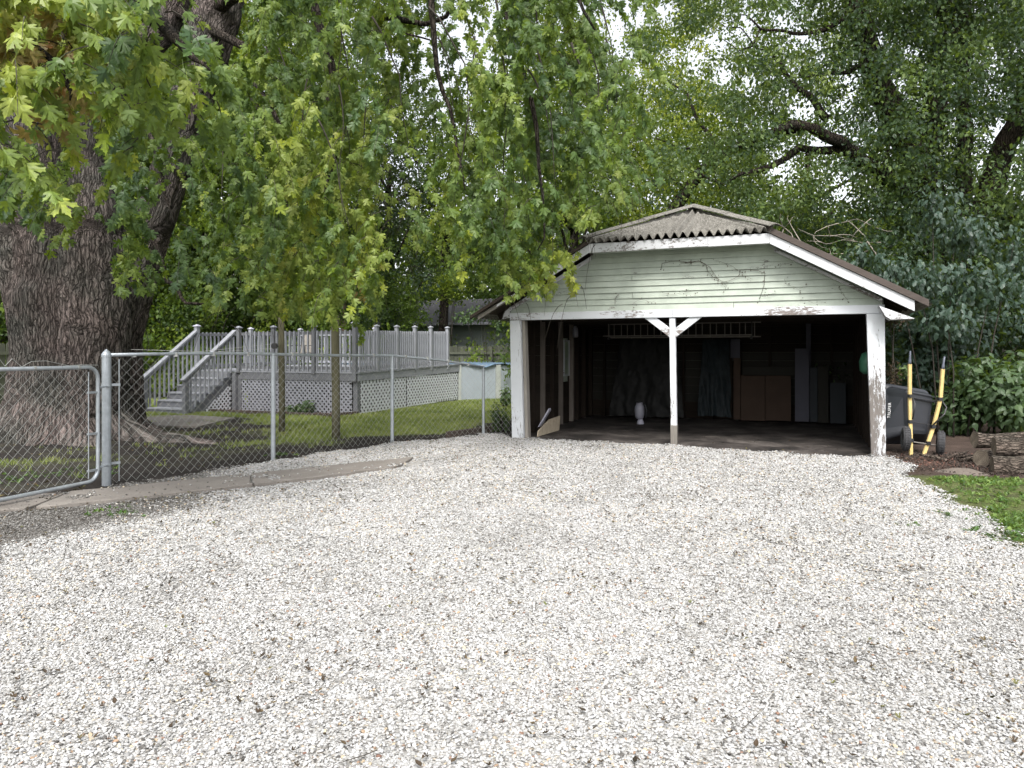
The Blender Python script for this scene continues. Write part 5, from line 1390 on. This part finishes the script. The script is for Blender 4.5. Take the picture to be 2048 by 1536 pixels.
# limbs of the maple: arching branches whose ends hang down
def branch(pts, r0, r1, root, mat, name='branch', n=7, rough=.04):
    P = [at(*p) for p in pts]; Q = []
    for i in range(len(P)-1):
        for k in range(4): Q.append(P[i].lerp(P[i+1], k/4))
    Q.append(P[-1])
    Q = [q+Vector((mnoise.noise(q*1.3), mnoise.noise(q*1.3+Vector((5,5,5))), mnoise.noise(q*1.3+Vector((9,1,2)))))*rough*3*(1 if 0 < i < len(Q)-1 else 0) for i, q in enumerate(Q)]
    m = len(Q); return MB().tube(Q, [r0+(r1-r0)*i/(m-1) for i in range(m)], n, wob=.1).build(name, mat, root, smooth=True)
for pts, r0, r1 in (([(450,-60,12.7),(600,-180,11.8),(800,-220,10.8),(1000,-160,10),(1120,-70,9.6),(1190,60,9.4)],.2,.012), ([(430,20,12.5),(520,-60,11.5),(620,-30,10.6),(660,120,10.2),(672,260,10.1),(650,400,10)],.12,.012),
    ([(345,20,13),(480,90,12),(560,260,11.5),(575,420,11.3)],.10,.012), ([(800,-200,10.8),(850,-60,10.4),(870,100,10.2),(905,260,10.1),(930,380,10)],.07,.008), ([(1000,-160,10),(1010,40,9.8),(1060,200,9.7),(1085,380,9.6),(1075,500,9.6)],.06,.008),
    ([(750,35,11),(800,38,10.8),(850,44,10.6),(900,20,10.4)],.05,.03), ([(735,62,10.4),(790,66,10.4),(860,80,10.4)],.02,.012), ([(60,150,12.6),(150,60,10),(240,-20,8),(300,30,6.6),(360,90,5.8),(420,140,5.4)],.16,.008),
    ([(5,60,12.9),(-60,-60,9),(-40,-40,7),(40,60,5.8),(110,140,5.4),(140,200,5.3)],.14,.006), ([(300,470,12.3),(330,560,11.6),(380,600,11),(450,620,10.6)],.05,.01), ([(240,130,12.7),(300,280,11),(330,380,10.4),(350,450,10)],.05,.006)):
    branch(pts, r0, r1, maple, BARK)
for k in range(46):      # thin hanging branchlets
    px = random.uniform(430,1230); D = random.uniform(8.8,12.5); y0 = random.uniform(-60,260); L = random.uniform(120,330); s_ = random.uniform(-.15,.5)
    branch([(px,y0,D),(px+L*s_*.5,y0+L*.4,D),(px+L*s_*.7,y0+L,D-.2)], random.uniform(.008,.018), .003, maple, TWIG, 'branchlet', 4, .03)

# ------------------------------------------------------------------ trees of the middle distance and beyond
def sprig_cloud(items):
    """items: list of (px,py,D,base) -> arrays"""
    n = len(items); A_ = np.array(items); P = at_np(A_[:,0], A_[:,1], A_[:,2])
    rot = np.stack([rng.uniform(-.5,.5,n), rng.uniform(-.5,.5,n), rng.uniform(0,6.283,n)], 1)
    return P, rot, A_[:,3]
MISC = 0
far_trees = [   # name, label, px of trunk, D, trunk radius, lean, tone, coll, bark
 ('dark_trunk_tree','dark-trunked leafy tree behind the fence at the far left edge, partly hidden by the maple',12,24.5,.26,(.0,0),.42,FAR_C,BARK),
 ('straight_trunk_tree','tree with a straight grey trunk behind the fence, between maple and deck stair',318,25,.29,(.0,0),.44,FAR_C,BARK_LIGHT),
 ('leafy_tree','yellow-green leafy tree behind the middle of the deck',545,29,.2,(.02,0),.50,FAR_C,BARK),
 ('slender_tree','tree with a slim pinkish tan trunk behind the deck corner post',690,26,.13,(-.01,0),.48,FAR_C,mat_plain('tan_bark',(.24,.165,.14),.9,.3,12,.5)),
 ('silvery_tree','dark silvery-leaved tree filling the gap left of the white pole',770,30,.2,(.01,0),.30,FARD_C,BARK),
 ('black_trunk_tree','tree with a nearly black trunk right of the white pole',882,31,.22,(.02,0),.45,FAR_C,BARK),
 ('shaded_tree','dense green tree behind the left slope of the garage roof',1130,27,.22,(.03,0),.50,FAR_C,BARK),
 ('bright_tree','tall bright yellow-green tree rising behind the garage roof peak',1340,29,.22,(.06,0),.72,FAR_C,BARK),
 ('airy_tree','thin-crowned tree with sky showing through, behind the right slope of the garage roof',1580,28,.2,(.04,0),.52,FAR_C,BARK),
 ('distant_tree','dark tree furthest to the right behind the big right-hand trunk',1960,29,.25,(.05,0),.38,FARD_C,BARK)]
buckets = [[] for _ in far_trees]
cx_ = np.array([t[2] for t in far_trees])
for r in range(-5, 12):
    for c in range(-6, 38):
        dens = FD[min(max(r,0),11), min(max(c,0),31)] if r >= 0 else (FD[0, min(max(c,0),31)] if r > -3 else 4)
        if r < 0: dens = max(dens*.8, 2)
        D0 = 28; area = (64*D0/FX)**2
        left = px_left = c < 11 and r < 8
        n = (dens/9)**.8*area*(5.2+(1.6 if left else 0))/.042/14; n = int(n)+(random.random() < n % 1)
        for _ in range(n):
            px0 = (c+random.random())*64; py0 = (r+random.random())*64
            k = int(np.argmin(np.abs(cx_-px0+random.gauss(0,30)))); t = far_trees[k]
            Dc = t[3]+random.gauss(0,2.0); Dc = max(Dc, 22.8 if px0 < 1100 else 20)
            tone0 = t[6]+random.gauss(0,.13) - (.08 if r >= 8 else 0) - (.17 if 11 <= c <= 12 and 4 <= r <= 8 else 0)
            sx_ = random.uniform(14,30); sy_ = sx_*random.uniform(.45,.9)
            for _ in range(14):
                gy_ = random.gauss(0,1)
                qx, qy = px0+random.gauss(0,1)*sx_, py0+gy_*sy_
                if in_gap(qx, qy): continue
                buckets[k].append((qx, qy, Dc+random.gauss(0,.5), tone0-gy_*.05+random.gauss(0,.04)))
for t, items in zip(far_trees, buckets):
    b = at(t[2], HOR, t[3]); b.z = 0
    root = empty('broadleaf_tree', b, t[1], 'tree', 'trees beyond the rear fence')
    top = 9.5; pts = [b+Vector((t[5][0]*z*2*RGT[0], t[5][0]*z*2*RGT[1], z)) for z in (-.1,.5,2,4,6,8,top)]
    tb_ = MB().tube(pts, [t[4]*1.35,t[4]*1.1,t[4],t[4]*.9,t[4]*.75,t[4]*.55,t[4]*.3], 12, wob=.12)
    tb_.build('trunk', t[8], root, smooth=True)
    lb = MB(); rr_ = random.Random(t[2])
    for i in range(9):
        z = rr_.uniform(3, 8.5); a = rr_.uniform(0,6.28); L = rr_.uniform(1.5,3.5); p = b+Vector((t[5][0]*z*2*RGT[0], t[5][0]*z*2*RGT[1], z))
        lb.tube([p, p+Vector((math.cos(a)*L*.5,math.sin(a)*L*.5,L*.25)), p+Vector((math.cos(a)*L,math.sin(a)*L,L*.7))],[t[4]*.4,t[4]*.25,.02],6)
    lb.build('limbs', BARK, root, smooth=True)
    P, rot, base = sprig_cloud(items)
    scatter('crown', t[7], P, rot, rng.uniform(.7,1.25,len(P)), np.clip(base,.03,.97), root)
# bright tree's long dark limb seen above the garage
lim = empty('leaning_tree', at(1345,706,22.5), 'dark leaning tree limb arching up to the right above the garage roof peak', 'tree', 'trees beyond the rear fence')
lim.location.z = 0
branch([(1290,706,22.5),(1310,560,22.5),(1345,430,22.5),(1375,375,22.4),(1420,330,22.3),(1470,298,22),(1530,272,21.5),(1600,256,21)], .24,.13, lim, BARK, 'trunk', 10)
for pts, r0, r1 in (([(1420,330,22.3),(1415,310,22.3),(1380,295,22.2),(1345,290,22)],.09,.02), ([(1375,375,22.4),(1340,355,22),(1300,350,21.8)],.05,.015), ([(1470,298,22),(1440,310,22),(1430,350,22),(1440,395,22)],.06,.015), ([(1345,430,22.5),(1300,440,22),(1260,460,22)],.05,.015),
    ([(1440,310,22.2),(1400,240,22.4),(1370,190,22.6),(1330,150,23)],.08,.02), ([(1530,272,21.5),(1480,270,21.5),(1445,282,21.5)],.07,.03), ([(1345,290,22),(1290,265,22),(1250,268,22)],.03,.01)):
    branch(pts, r0, r1, lim, BARK)
fl = [(random.gauss(1400,110), random.gauss(300,85), random.uniform(20.5,24), .50+random.gauss(0,.08)) for _ in range(420)]
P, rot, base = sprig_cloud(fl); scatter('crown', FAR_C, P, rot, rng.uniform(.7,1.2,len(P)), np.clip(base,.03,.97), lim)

# far wood that closes the view
n = 15000; px = np.concatenate([rng.uniform(-400,2500,n), rng.uniform(-400,690,4000)]); py = np.concatenate([rng.uniform(430,760,n), rng.uniform(-150,440,4000)]); n = len(px); D = rng.uniform(40,60,n)
P = at_np(px, py, D); P[:,2] = np.maximum(P[:,2], .2)
scatter('far_woods', FAR_C, P, np.stack([rng.uniform(-.5,.5,n),rng.uniform(-.5,.5,n),rng.uniform(0,6.28,n)],1), rng.uniform(2.4,4.0,n), np.clip(rng.normal(.26,.09,n),.02,.9))

# big tree at the right
rt = empty('right_maple', at(1882,706,18), 'tall dark tree with several steep trunks standing behind the wheelbarrow at the right', 'tree'); rt.location.z = 0
for pts, r0, r1, nm in (([(1882,800,18),(1882,640,18),(1878,540,18),(1868,460,18),(1858,400,18),(1852,300,18),(1872,180,18),(1890,60,18),(1905,-120,18)],.42,.24,'trunk'),
    ([(1862,430,18),(1845,360,17.8),(1815,290,17.6),(1790,240,17.5),(1760,170,17.4),(1735,100,17.3),(1705,20,17.2),(1690,-100,17.2)],.36,.24,'trunk'),
    ([(1895,560,18.3),(1930,480,18.4),(1965,420,18.5),(1995,350,18.5),(2020,290,18.5),(2050,210,18.5),(2090,80,18.5)],.34,.26,'trunk'),
    ([(1920,500,18),(1925,380,18),(1930,260,18),(1925,130,18),(1935,-60,18)],.20,.14,'trunk'),
    ([(1845,400,17.8),(1790,370,17.5),(1745,335,17.2),(1720,315,17),(1680,285,16.8),(1630,262,16.6),(1590,252,16.5),(1550,262,16.4)],.22,.09,'branch'),
    ([(1745,335,17.2),(1700,308,17),(1650,300,17),(1600,297,17),(1560,322,17),(1525,338,17),(1500,348,17)],.13,.05,'branch'),
    ([(1655,240,17.5),(1630,205,17.6),(1610,180,17.6),(1575,150,17.7),(1545,110,17.8)],.10,.05,'branch'), ([(1500,348,17),(1450,370,17),(1400,345,17)],.05,.02,'branch'),
    ([(1790,250,17.5),(1760,330,17.3),(1765,420,17.2)],.05,.02,'branch'), ([(1735,120,17.3),(1690,140,17),(1640,160,17),(1600,150,16.8)],.07,.02,'branch'), ([(1700,20,17.2),(1650,60,17),(1590,70,17),(1520,60,17),(1480,30,17)],.07,.015,'branch'),
    ([(1965,420,18.5),(2000,440,18),(2040,430,17.8)],.07,.03,'branch'), ([(1520,60,17),(1500,90,17),(1470,100,17),(1440,75,17)],.03,.008,'branch'), ([(1545,110,17.8),(1510,100,17.8),(1480,60,17.8),(1440,45,17.8)],.03,.008,'branch')):
    branch(pts, r0, r1, rt, BARK, nm, 12 if nm == 'trunk' else 8, .05)
items = []; low = []
for r in range(-5, 12):
    for c in range(19, 38):
        dens = RD[min(max(r,0),10), min(max(c-20,0),11)]
        if c < 20: dens = 0 if r >= 0 else 1.5
        if r < 0: dens = max(dens, 3) if c > 23 else 2
        D0 = 17; area = (64*D0/FX)**2; n = (dens/9)**.95*area*5.2/.023/12; n = int(n)+(random.random() < n % 1)
        for _ in range(n):
            px0 = (c+random.random())*64; py0 = (r+random.random())*64; Dc = random.uniform(15.4,20)
            if c < 26 and r >= 7: Dc = random.uniform(17.8,20)
            sx_ = random.uniform(14,34); sy_ = sx_*random.uniform(.4,.8); tn = (.50 if r < 7 else .40)+random.gauss(0,.12)+(.16 if c < 26 else 0)
            for _ in range(12):
                gy_ = random.gauss(0,1)
                qx, qy = px0+random.gauss(0,1)*sx_, py0+gy_*sy_
                if in_gap(qx, qy): continue
                items.append((qx, qy, Dc+random.gauss(0,.35), tn-gy_*.04+random.gauss(0,.04)))
P, rot, base = sprig_cloud(items); scatter('crown', RIGHT_C, P, rot, rng.uniform(.65,1.15,len(P)), np.clip(base,.03,.97), rt)
# dead twiggy branches over the right roof slope
db = empty('dead_branches', at(1640,520,14.5), 'tangle of bare grey dead branches behind the right slope of the garage roof', 'branches')
c5x = lambda x, y, d=17.6: (1360+x/3.53, 400+y/3.53, d)
for pts, r in (([(835,335),(800,240),(740,190),(710,100)],.018),([(980,390),(870,300),(810,200),(765,110)],.016),([(700,270),(740,210),(780,160),(810,115)],.010),([(1300,400),(1180,370),(1050,370),(980,400)],.014),([(1400,420),(1320,260),(1200,170),(1050,190),(950,240)],.016),([(1500,220),(1380,180),(1250,150),(1150,180)],.010),
    ([(1250,270),(1100,255),(960,250),(830,200)],.010),([(1050,190),(1080,250),(1170,290),(1260,300)],.009),([(1350,130),(1260,240),(1200,330)],.010),([(1280,480),(1180,440),(1090,420),(1000,440)],.012),([(1000,300),(940,240),(970,300),(1030,340)],.008),([(1420,300),(1300,310),(1150,300),(1000,310),(890,290)],.012),([(1330,360),(1280,420),(1180,470)],.010),([(1100,430),(1060,370),(1050,340)],.008)):
    branch([c5x(x,y,16.0+random.uniform(-.4,.4)) for x, y in pts], r, r*.35, db, DEADTWIG, 'dead_branch', 5, .03)

# ------------------------------------------------------------------ leaf clouds of bushes
def leaf_blob(root, coll, blobs, n, s0, s1, base, sd=.08, name='leaves', hang=.3, shell=.55):
    P_, D_, N_, S_, V_ = [], [], [], [], []
    for (px, py, D, rx, ry, rd, wgt) in blobs:
        c = at(px, py, D); rx_, ry_, = rx/FX*D, ry/FX*D
        for _ in range(int(n*wgt)):
            v = Vector((random.gauss(0,1),random.gauss(0,1),random.gauss(0,1))).normalized()*(random.random()**shell)
            off = Vector((RGT[0],RGT[1],0))*v.x*rx_ + Vector((FWD[0],FWD[1],0))*v.y*rd + Vector((0,0,1))*v.z*ry_
            off *= 1+.25*mnoise.noise(Vector((v.x*2.5+px,v.y*2.5,v.z*2.5)))
            p = c+off
            if p.z < .02: continue
            d = (Vector((v.x,v.y,v.z))*.6+Vector((random.uniform(-1,1),random.uniform(-1,1),random.uniform(-1,.5)-hang))).normalized()
            nn = Vector((v.x*RGT[0]+v.y*FWD[0], v.x*RGT[1]+v.y*FWD[1], v.z+.8))+Vector((random.gauss(0,.5),random.gauss(0,.5),random.gauss(0,.3)))
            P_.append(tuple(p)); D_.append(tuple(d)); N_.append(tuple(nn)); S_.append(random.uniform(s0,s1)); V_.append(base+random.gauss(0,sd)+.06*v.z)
    P_, D_, N_ = np.array(P_), np.array(D_), np.array(N_)
    return scatter(name, coll, P_, frames_to_euler(D_, N_), np.array(S_), np.clip(np.array(V_),.03,.97), root)
def bush(px, D, label, coll, blobs, n, s0, s1, base, cat='bush', name='bush', stems=5, smat=TWIG, group=None, **kw):
    b = at(px, HOR, D); b.z = 0; root = empty(name, b, label, cat, group)
    leaf_blob(root, coll, blobs, n, s0, s1, base, **kw)
    for i in range(stems):
        bl = blobs[i % len(blobs)]; t = at(bl[0]+random.uniform(-.4,.4)*bl[3], bl[1]-random.uniform(0,.5)*bl[4], bl[2]); b2 = Vector((b.x*.6+t.x*.4+random.uniform(-.1,.1), b.y*.6+t.y*.4+random.uniform(-.1,.1), 0))
        MB().tube([b2, b2.lerp(t,.5)+Vector((random.uniform(-.1,.1),random.uniform(-.1,.1),.1)), t],[.018,.012,.005],5).build('stem', smat, root, smooth=True)
    return root
bush(1975,12.9,'broad-leaved green bush at the right edge behind the wheelbarrow and logs',SHRUB_C,[(1975,770,12.7,75,62,.8,1),(2040,800,12.4,80,70,.9,1),(1920,820,13.0,55,55,.6,.6),(2080,750,13.2,90,60,.9,.8)],900,.10,.17,.50)
bush(1900,14.6,'dark green undergrowth between the garage wall and the wheelbarrow',OV_C,[(1830,650,15.0,75,70,1.2,1.2),(1900,690,14.6,70,60,1,1),(1800,760,14.4,40,80,.6,.7),(1860,740,14.6,70,60,.8,1),(1960,640,15.5,90,60,1.2,1),(2060,600,16,90,90,1.2,1)],800,.10,.16,.33)
bush(1905,12.5,'large blue-green drooping leafy boughs hanging right of the garage eave',OV_C,[(1870,420,13.4,45,60,.7,.8),(1930,470,13.4,60,45,.7,.9),(1770,545,13.6,45,35,.6,.6),(1850,560,13.2,90,55,.8,1.4),(1960,570,13.0,80,50,.8,1.2),(1890,640,12.8,60,45,.5,.8),(2030,520,13.2,60,80,.8,1),(1725,510,14,40,28,.5,.3)],400,.09,.155,.46,sd=.16,cat='tree',name='drooping_tree',hang=.9,stems=7)
bush(1835,12.6,'small bright yellow-green shoot above the wheelbarrow tub',SHRUB_C,[(1808,740,12.9,10,17,.15,1)],60,.06,.09,.80,stems=2,cat='plant',name='leafy_shoot')
bush(1785,12.1,'dry purplish-brown seedy plant just right of the right garage post',DRY_C,[(1783,765,12.3,17,45,.2,1),(1790,640,13,30,25,.3,.5)],420,.025,.05,.35,cat='plant',name='dried_plant')
bush(1000,13.4,'dark feathery shrub beside the last chain-link post',SHRUB_C,[(992,835,13.5,10,36,.25,1),(1008,845,13.6,12,30,.25,1)],330,.035,.06,.38,cat='shrub',name='feathery_shrub')
bush(1010,19.2,'pale leafy plant at the pool wall left of the garage',SHRUB_C,[(1012,790,19.0,12,20,.25,1)],120,.08,.13,.68,cat='plant',name='pale_plant')
bush(598,16.9,'low hosta clump in the mulched bed before the deck lattice',SHRUB_C,[(592,818,16.9,22,10,.3,1),(612,812,17.1,16,14,.25,.6)],130,.10,.16,.60,cat='plant',name='hosta')
bush(985,27.0,'slender sapling with pale green leaves behind the rear fence',SHRUB_C,[(960,625,27.2,30,18,.8,.5),(1000,640,27,26,18,.6,.5),(930,635,27.4,28,14,.8,.4)],300,.10,.16,.60,cat='sapling',name='sapling',stems=4)
b_ = at(985,700,27); b_.z = 0
# evergreen and understorey bushes behind the fence
for (px, D, lb, blobs, base, coll) in (
  (760,27.5,'wide grey-green bush behind the deck, below the white pole',[(760,600,27.5,110,70,1.8,1.5),(690,640,27.5,80,50,1.5,1),(815,620,27.8,50,60,1.4,.8)],.42,FAR_C),
  (880,28.5,'fern-like bright bush before the neighbour house roof',[(900,575,28.8,45,35,1,1),(905,560,28.8,30,22,1,.3)],.62,FAR_C),
  (590,28,'dark bush behind the middle of the deck',[(590,650,28,90,45,1.5,1.4),(500,660,28,80,40,1.5,1)],.30,FARD_C),
  (400,27,'mixed dark bush behind the stair railing',[(400,650,27,80,60,1.5,1.3),(300,640,27.5,60,50,1.3,.7)],.34,FAR_C),
  (60,26,'bush between the far fence and the maple trunk',[(20,640,26,60,60,1.2,1)],.40,FAR_C),
  (640,28.5,'silvery grey bush hanging behind the twisted maple sprays',[(600,470,29,60,60,1.4,1),(650,560,28.8,60,60,1.4,1)],.52,FARD_C)):
    bush(px, D, lb, coll, blobs, 150, .6, 1.05, base, sd=.07, group='bushes behind the rear fence', stems=6)

# ------------------------------------------------------------------ grass, weeds, mulch, litter
def flat(n, x0, x1, y0, y1, keepf):
    x = rng.uniform(x0,x1,n); y = rng.uniform(y0,y1,n); k = keepf(x,y) > rng.random(n); return x[k], y[k]
def gz(x, y):
    z = (fbm(x,y,1.2,2)-.5)*.04; z = z+np.where(x < fence_x(y)-.1, .03*np.clip((fence_x(y)-x)/2,0,1), 0); return z-.03*gravel_mask(x,y)
def lawn_f(x, y):
    n1 = fbm(x,y,.8,11); n2 = fbm(x,y,3,12); dt = np.hypot(x+11.9, y-9.0)
    l = np.clip((dt-3.1-(n1-.5)*2.0)/.8,0,1)*np.clip((fence_x(y)-np.interp(y,[5,10,11.5],[1.9,1.2,.55])-x)/.5+(n1-.5)*2,0,1)
    l = np.maximum(l, .16*np.clip((n2-.5)*5,0,1)*(x < fence_x(y)-.5)*(dt > 1.7))
    l = l*np.interp(y,[5,7.5,9.5],[.30,.22,1])
    l = l*~((y > 13.2) & (x > -15) & (x < -9.7))*~((np.hypot((x+15.6)/.9,(y-12.5)) < 1)|(np.hypot((x+15.9)/1.5,(y-10.1)/1.2) < 1))
    return l
x, y = flat(64000, -18.5, -4.9, 5.8, 21, lawn_f); n = len(x)
scatter('lawn_grass', TUFT_C, np.stack([x,y,gz(x,y)],1), np.stack([np.zeros(n),np.zeros(n),rng.uniform(0,6.28,n)],1), rng.uniform(.6,1.3,n), np.clip(.55+(fbm(x,y,1.5,41)-.5)*.6+rng.normal(0,.08,n),.05,.95))
def weed_f(x, y):
    e = fbm(x,y,2.5,14)
    right = np.interp(y, [5,6.3,6.8,8.0,9.0,9.5,9.9], [2.3,1.85,1.55,1.62,1.42,1.30,1.7])
    return ((x-right+(e-.5)*.7) > 0)*(y < 9.95+(e-.5)*.5)*np.clip((y-5.0)/1.0,0,1)*1.0
x, y = flat(15000, 1.1, 4.5, 4.5, 10.4, lambda x, y: weed_f(x,y)*np.clip((fbm(x,y,1.3,91)-.34)*6,.3,1)); n = len(x)
scatter('weeds', WEED_C, np.stack([x,y,gz(x,y)+.01],1), np.stack([rng.uniform(-.2,.2,n),rng.uniform(-.2,.2,n),rng.uniform(0,6.28,n)],1), rng.uniform(.14,.40,n), np.clip(rng.normal(.66,.22,n),.02,.98))
# tufts growing in the gravel and beside the path
spots = [(gnd(245,1030),.26,36),(gnd(1830,1052),.08,6),(gnd(560,912),.2,20),(gnd(30,960),.5,40),(gnd(110,950),.5,30),(gnd(1990,1040),.35,50),(gnd(2030,1075),.3,50),(gnd(170,940),.3,12),(gnd(235,935),.3,12)]
px_ = []; 
for c, r, k in spots:
    for _ in range(k): px_.append((c.x+random.gauss(0,r*.6), c.y+random.gauss(0,r*.5), .015))
px_ = np.array(px_); n = len(px_)
scatter('gravel_weeds', WEED_C, px_, np.stack([np.zeros(n),np.zeros(n),rng.uniform(0,6.28,n)],1), rng.uniform(.15,.42,n), np.clip(rng.normal(.4,.2,n),.02,.98))
def mulch_f(x, y):
    return (((np.hypot((x+15.6)/.9,(y-12.5)) < 1)|(np.hypot((x+15.9)/1.5,(y-10.1)/1.2) < 1)|((y > 13.36)&(y < 14.1)&(x > -13.5)&(x < -9.9)))*1.0)
x, y = flat(16000, -17.5, -9.5, 8.8, 14.2, mulch_f); n = len(x)
scatter('red_mulch', MUL_C, np.stack([x,y,gz(x,y)+rng.uniform(.0,.03,n)],1), rng.uniform(0,6.28,(n,3))*np.array((.1,.1,1)), rng.uniform(.03,.08,n), rng.uniform(.2,1,n))
f2 = lambda x, y: np.clip(1.5-np.hypot((x-2.0)/1.0,(y-11.3)/.95)**2,0,1)*(gravel_mask(x,y) < .6)
x, y = flat(14000, 1.0, 3.6, 9.7, 13.0, f2); n = len(x)
scatter('bark_chips', MUL_C, np.stack([x,y,gz(x,y)+rng.uniform(0,.025,n)],1), rng.uniform(0,6.28,(n,3))*np.array((.15,.15,1)), rng.uniform(.015,.05,n), np.clip(rng.beta(1.2,3.2,n)+.35*np.exp(-((x-1.55)**2+(y-10.95)**2)/.12),0,.95))
# brown leaves and twigs lying about
x = np.concatenate([rng.uniform(-6.8,1.6,14000), rng.uniform(-4.6,.9,260), rng.uniform(-13,-6.8,800), rng.uniform(-8,-5.3,1800)]); y = np.concatenate([rng.uniform(1.8,11.4,14000), rng.uniform(11.4,13.6,260), rng.uniform(6,12,800), rng.uniform(3.2,5.6,1800)]); n = len(x)
k = (fbm(x,y,1.1,51)*.45+fbm(x,y,6,52)*.55) > rng.uniform(.42,.72,n); x, y = x[k], y[k]; n = len(x)
scatter('leaf_litter', DRY_C, np.stack([x,y,np.where(x < -6.9, gz(x,y), bedz(x,y))+.022],1), np.stack([rng.normal(0,.2,n),rng.normal(0,.2,n),rng.uniform(0,6.28,n)],1), rng.uniform(.008,.032,n)*np.where(x < -6.9,2.0,1), np.clip(rng.beta(1.3,2.2,n),.02,.98))
x = rng.uniform(-6.6,1.4,1000); y = rng.uniform(1.9,11.3,1000); k = fbm(x,y,1.0,55) > rng.uniform(.35,.75,1000); x, y = x[k], y[k]; n = len(x)
scatter('fallen_twigs', TW_C, np.stack([x,y,bedz(x,y)+.025],1), np.stack([rng.normal(0,.1,n),rng.normal(0,.1,n),rng.uniform(0,6.28,n)],1), rng.uniform(.04,.2,n)*rng.uniform(.4,1,n), np.full(n,.5))

# ------------------------------------------------------------------ pebbles of the drive
XS, YS, SS = [], [], []
for (d0, d1, dens, s0, s1) in ((1.9,4.4,11500,.007,.0175),(4.4,7.0,7600,.0085,.0195),(7.0,13.2,3600,.011,.023)):
    A_ = (d1**2-d0**2)*.80+.7*(d1-d0); n = int(A_*dens)
    d = np.sqrt(rng.uniform(d0**2, d1**2, n)); s_ = rng.uniform(-1,1,n)*(d*.80+.35)
    x = FWD[0]*d+RGT[0]*s_; y = FWD[1]*d+RGT[1]*s_
    g = gravel_mask(x,y)*(1-.5*dirt_mask(x,y)); g = np.where(in_path(x,y), np.where(fbm(x,y,3.0,81) > .62, .35, .015), g)
    k = g > rng.random(n); XS.append(x[k]); YS.append(y[k]); SS.append(rng.uniform(s0,s1,k.sum())*rng.choice([.7,1,1,1.25],k.sum()))
x = np.concatenate(XS); y = np.concatenate(YS); sz = np.concatenate(SS); n = len(x)
# strays on the path, soil and floor edge
pv = rng.random(n); dmk = dirt_mask(x,y); pv = np.where(dmk*1.25 > rng.random(n), pv*.14, pv); dk = fbm(x,y,.7,71)*.6+fbm(x,y,3.5,72)*.4; tk = fbm(x*1.6,y*.28,1.0,75); pv = np.where((dk > .55) & (rng.random(n) < .30), pv*.35, pv); pv = np.where((tk > .56) & (rng.random(n) < .35), pv*.5, pv)
warm = fbm(x, y, .9, 61); pv = np.where((warm > .55) & (rng.random(n) < .16), rng.uniform(.89,.97,n), pv); pv = np.where((pv > .9) & (rng.random(n) < .62), rng.uniform(.2,.85,n), pv)
lay = bedz(x,y) + sz*rng.uniform(.05,.30,n) + rng.random(n)*.005
P = np.stack([x,y,np.where(in_path(x,y), .05+sz*.2, lay)],1)
rot = np.stack([rng.normal(0,.35,n),rng.normal(0,.35,n),rng.uniform(0,6.283,n)],1)
dcam = (x*FWD[0]+y*FWD[1]); inb = np.abs(x*RGT[0]+y*RGT[1]) < dcam*.72
score = np.where(inb & (dcam > 2.62), sz/dcam, 0); big = np.argsort(-score)[:300]; rest = np.setdiff1d(np.arange(n), big)
scatter('pebbles', PEB_C, P[rest], rot[rest], sz[rest], pv[rest], bed)
peb_mats = []
for c in ((.21,.208,.205),(.28,.282,.285),(.38,.382,.39),(.28,.245,.19),(.17,.105,.075),(.10,.095,.09)):
    peb_mats.append(mat_plain('single_pebble', c, .75, .14, 30, .2))
peb_cache = {}
for i in big:
    k = int(i) % 8; t = pv[i]; mi = 5 if t < .1 else 0 if t < .28 else 1 if t < .6 else 2 if t < .9 else 3 if t < .945 else 4
    if (k, mi) not in peb_cache:
        me = pebble_meshes[k].copy(); me.name = 'pebble'; me.materials.clear(); me.materials.append(peb_mats[mi]); peb_cache[(k, mi)] = me
    place('pebble', peb_cache[(k, mi)], bed, tuple(P[i]), tuple(rot[i]), (sz[i],)*3)
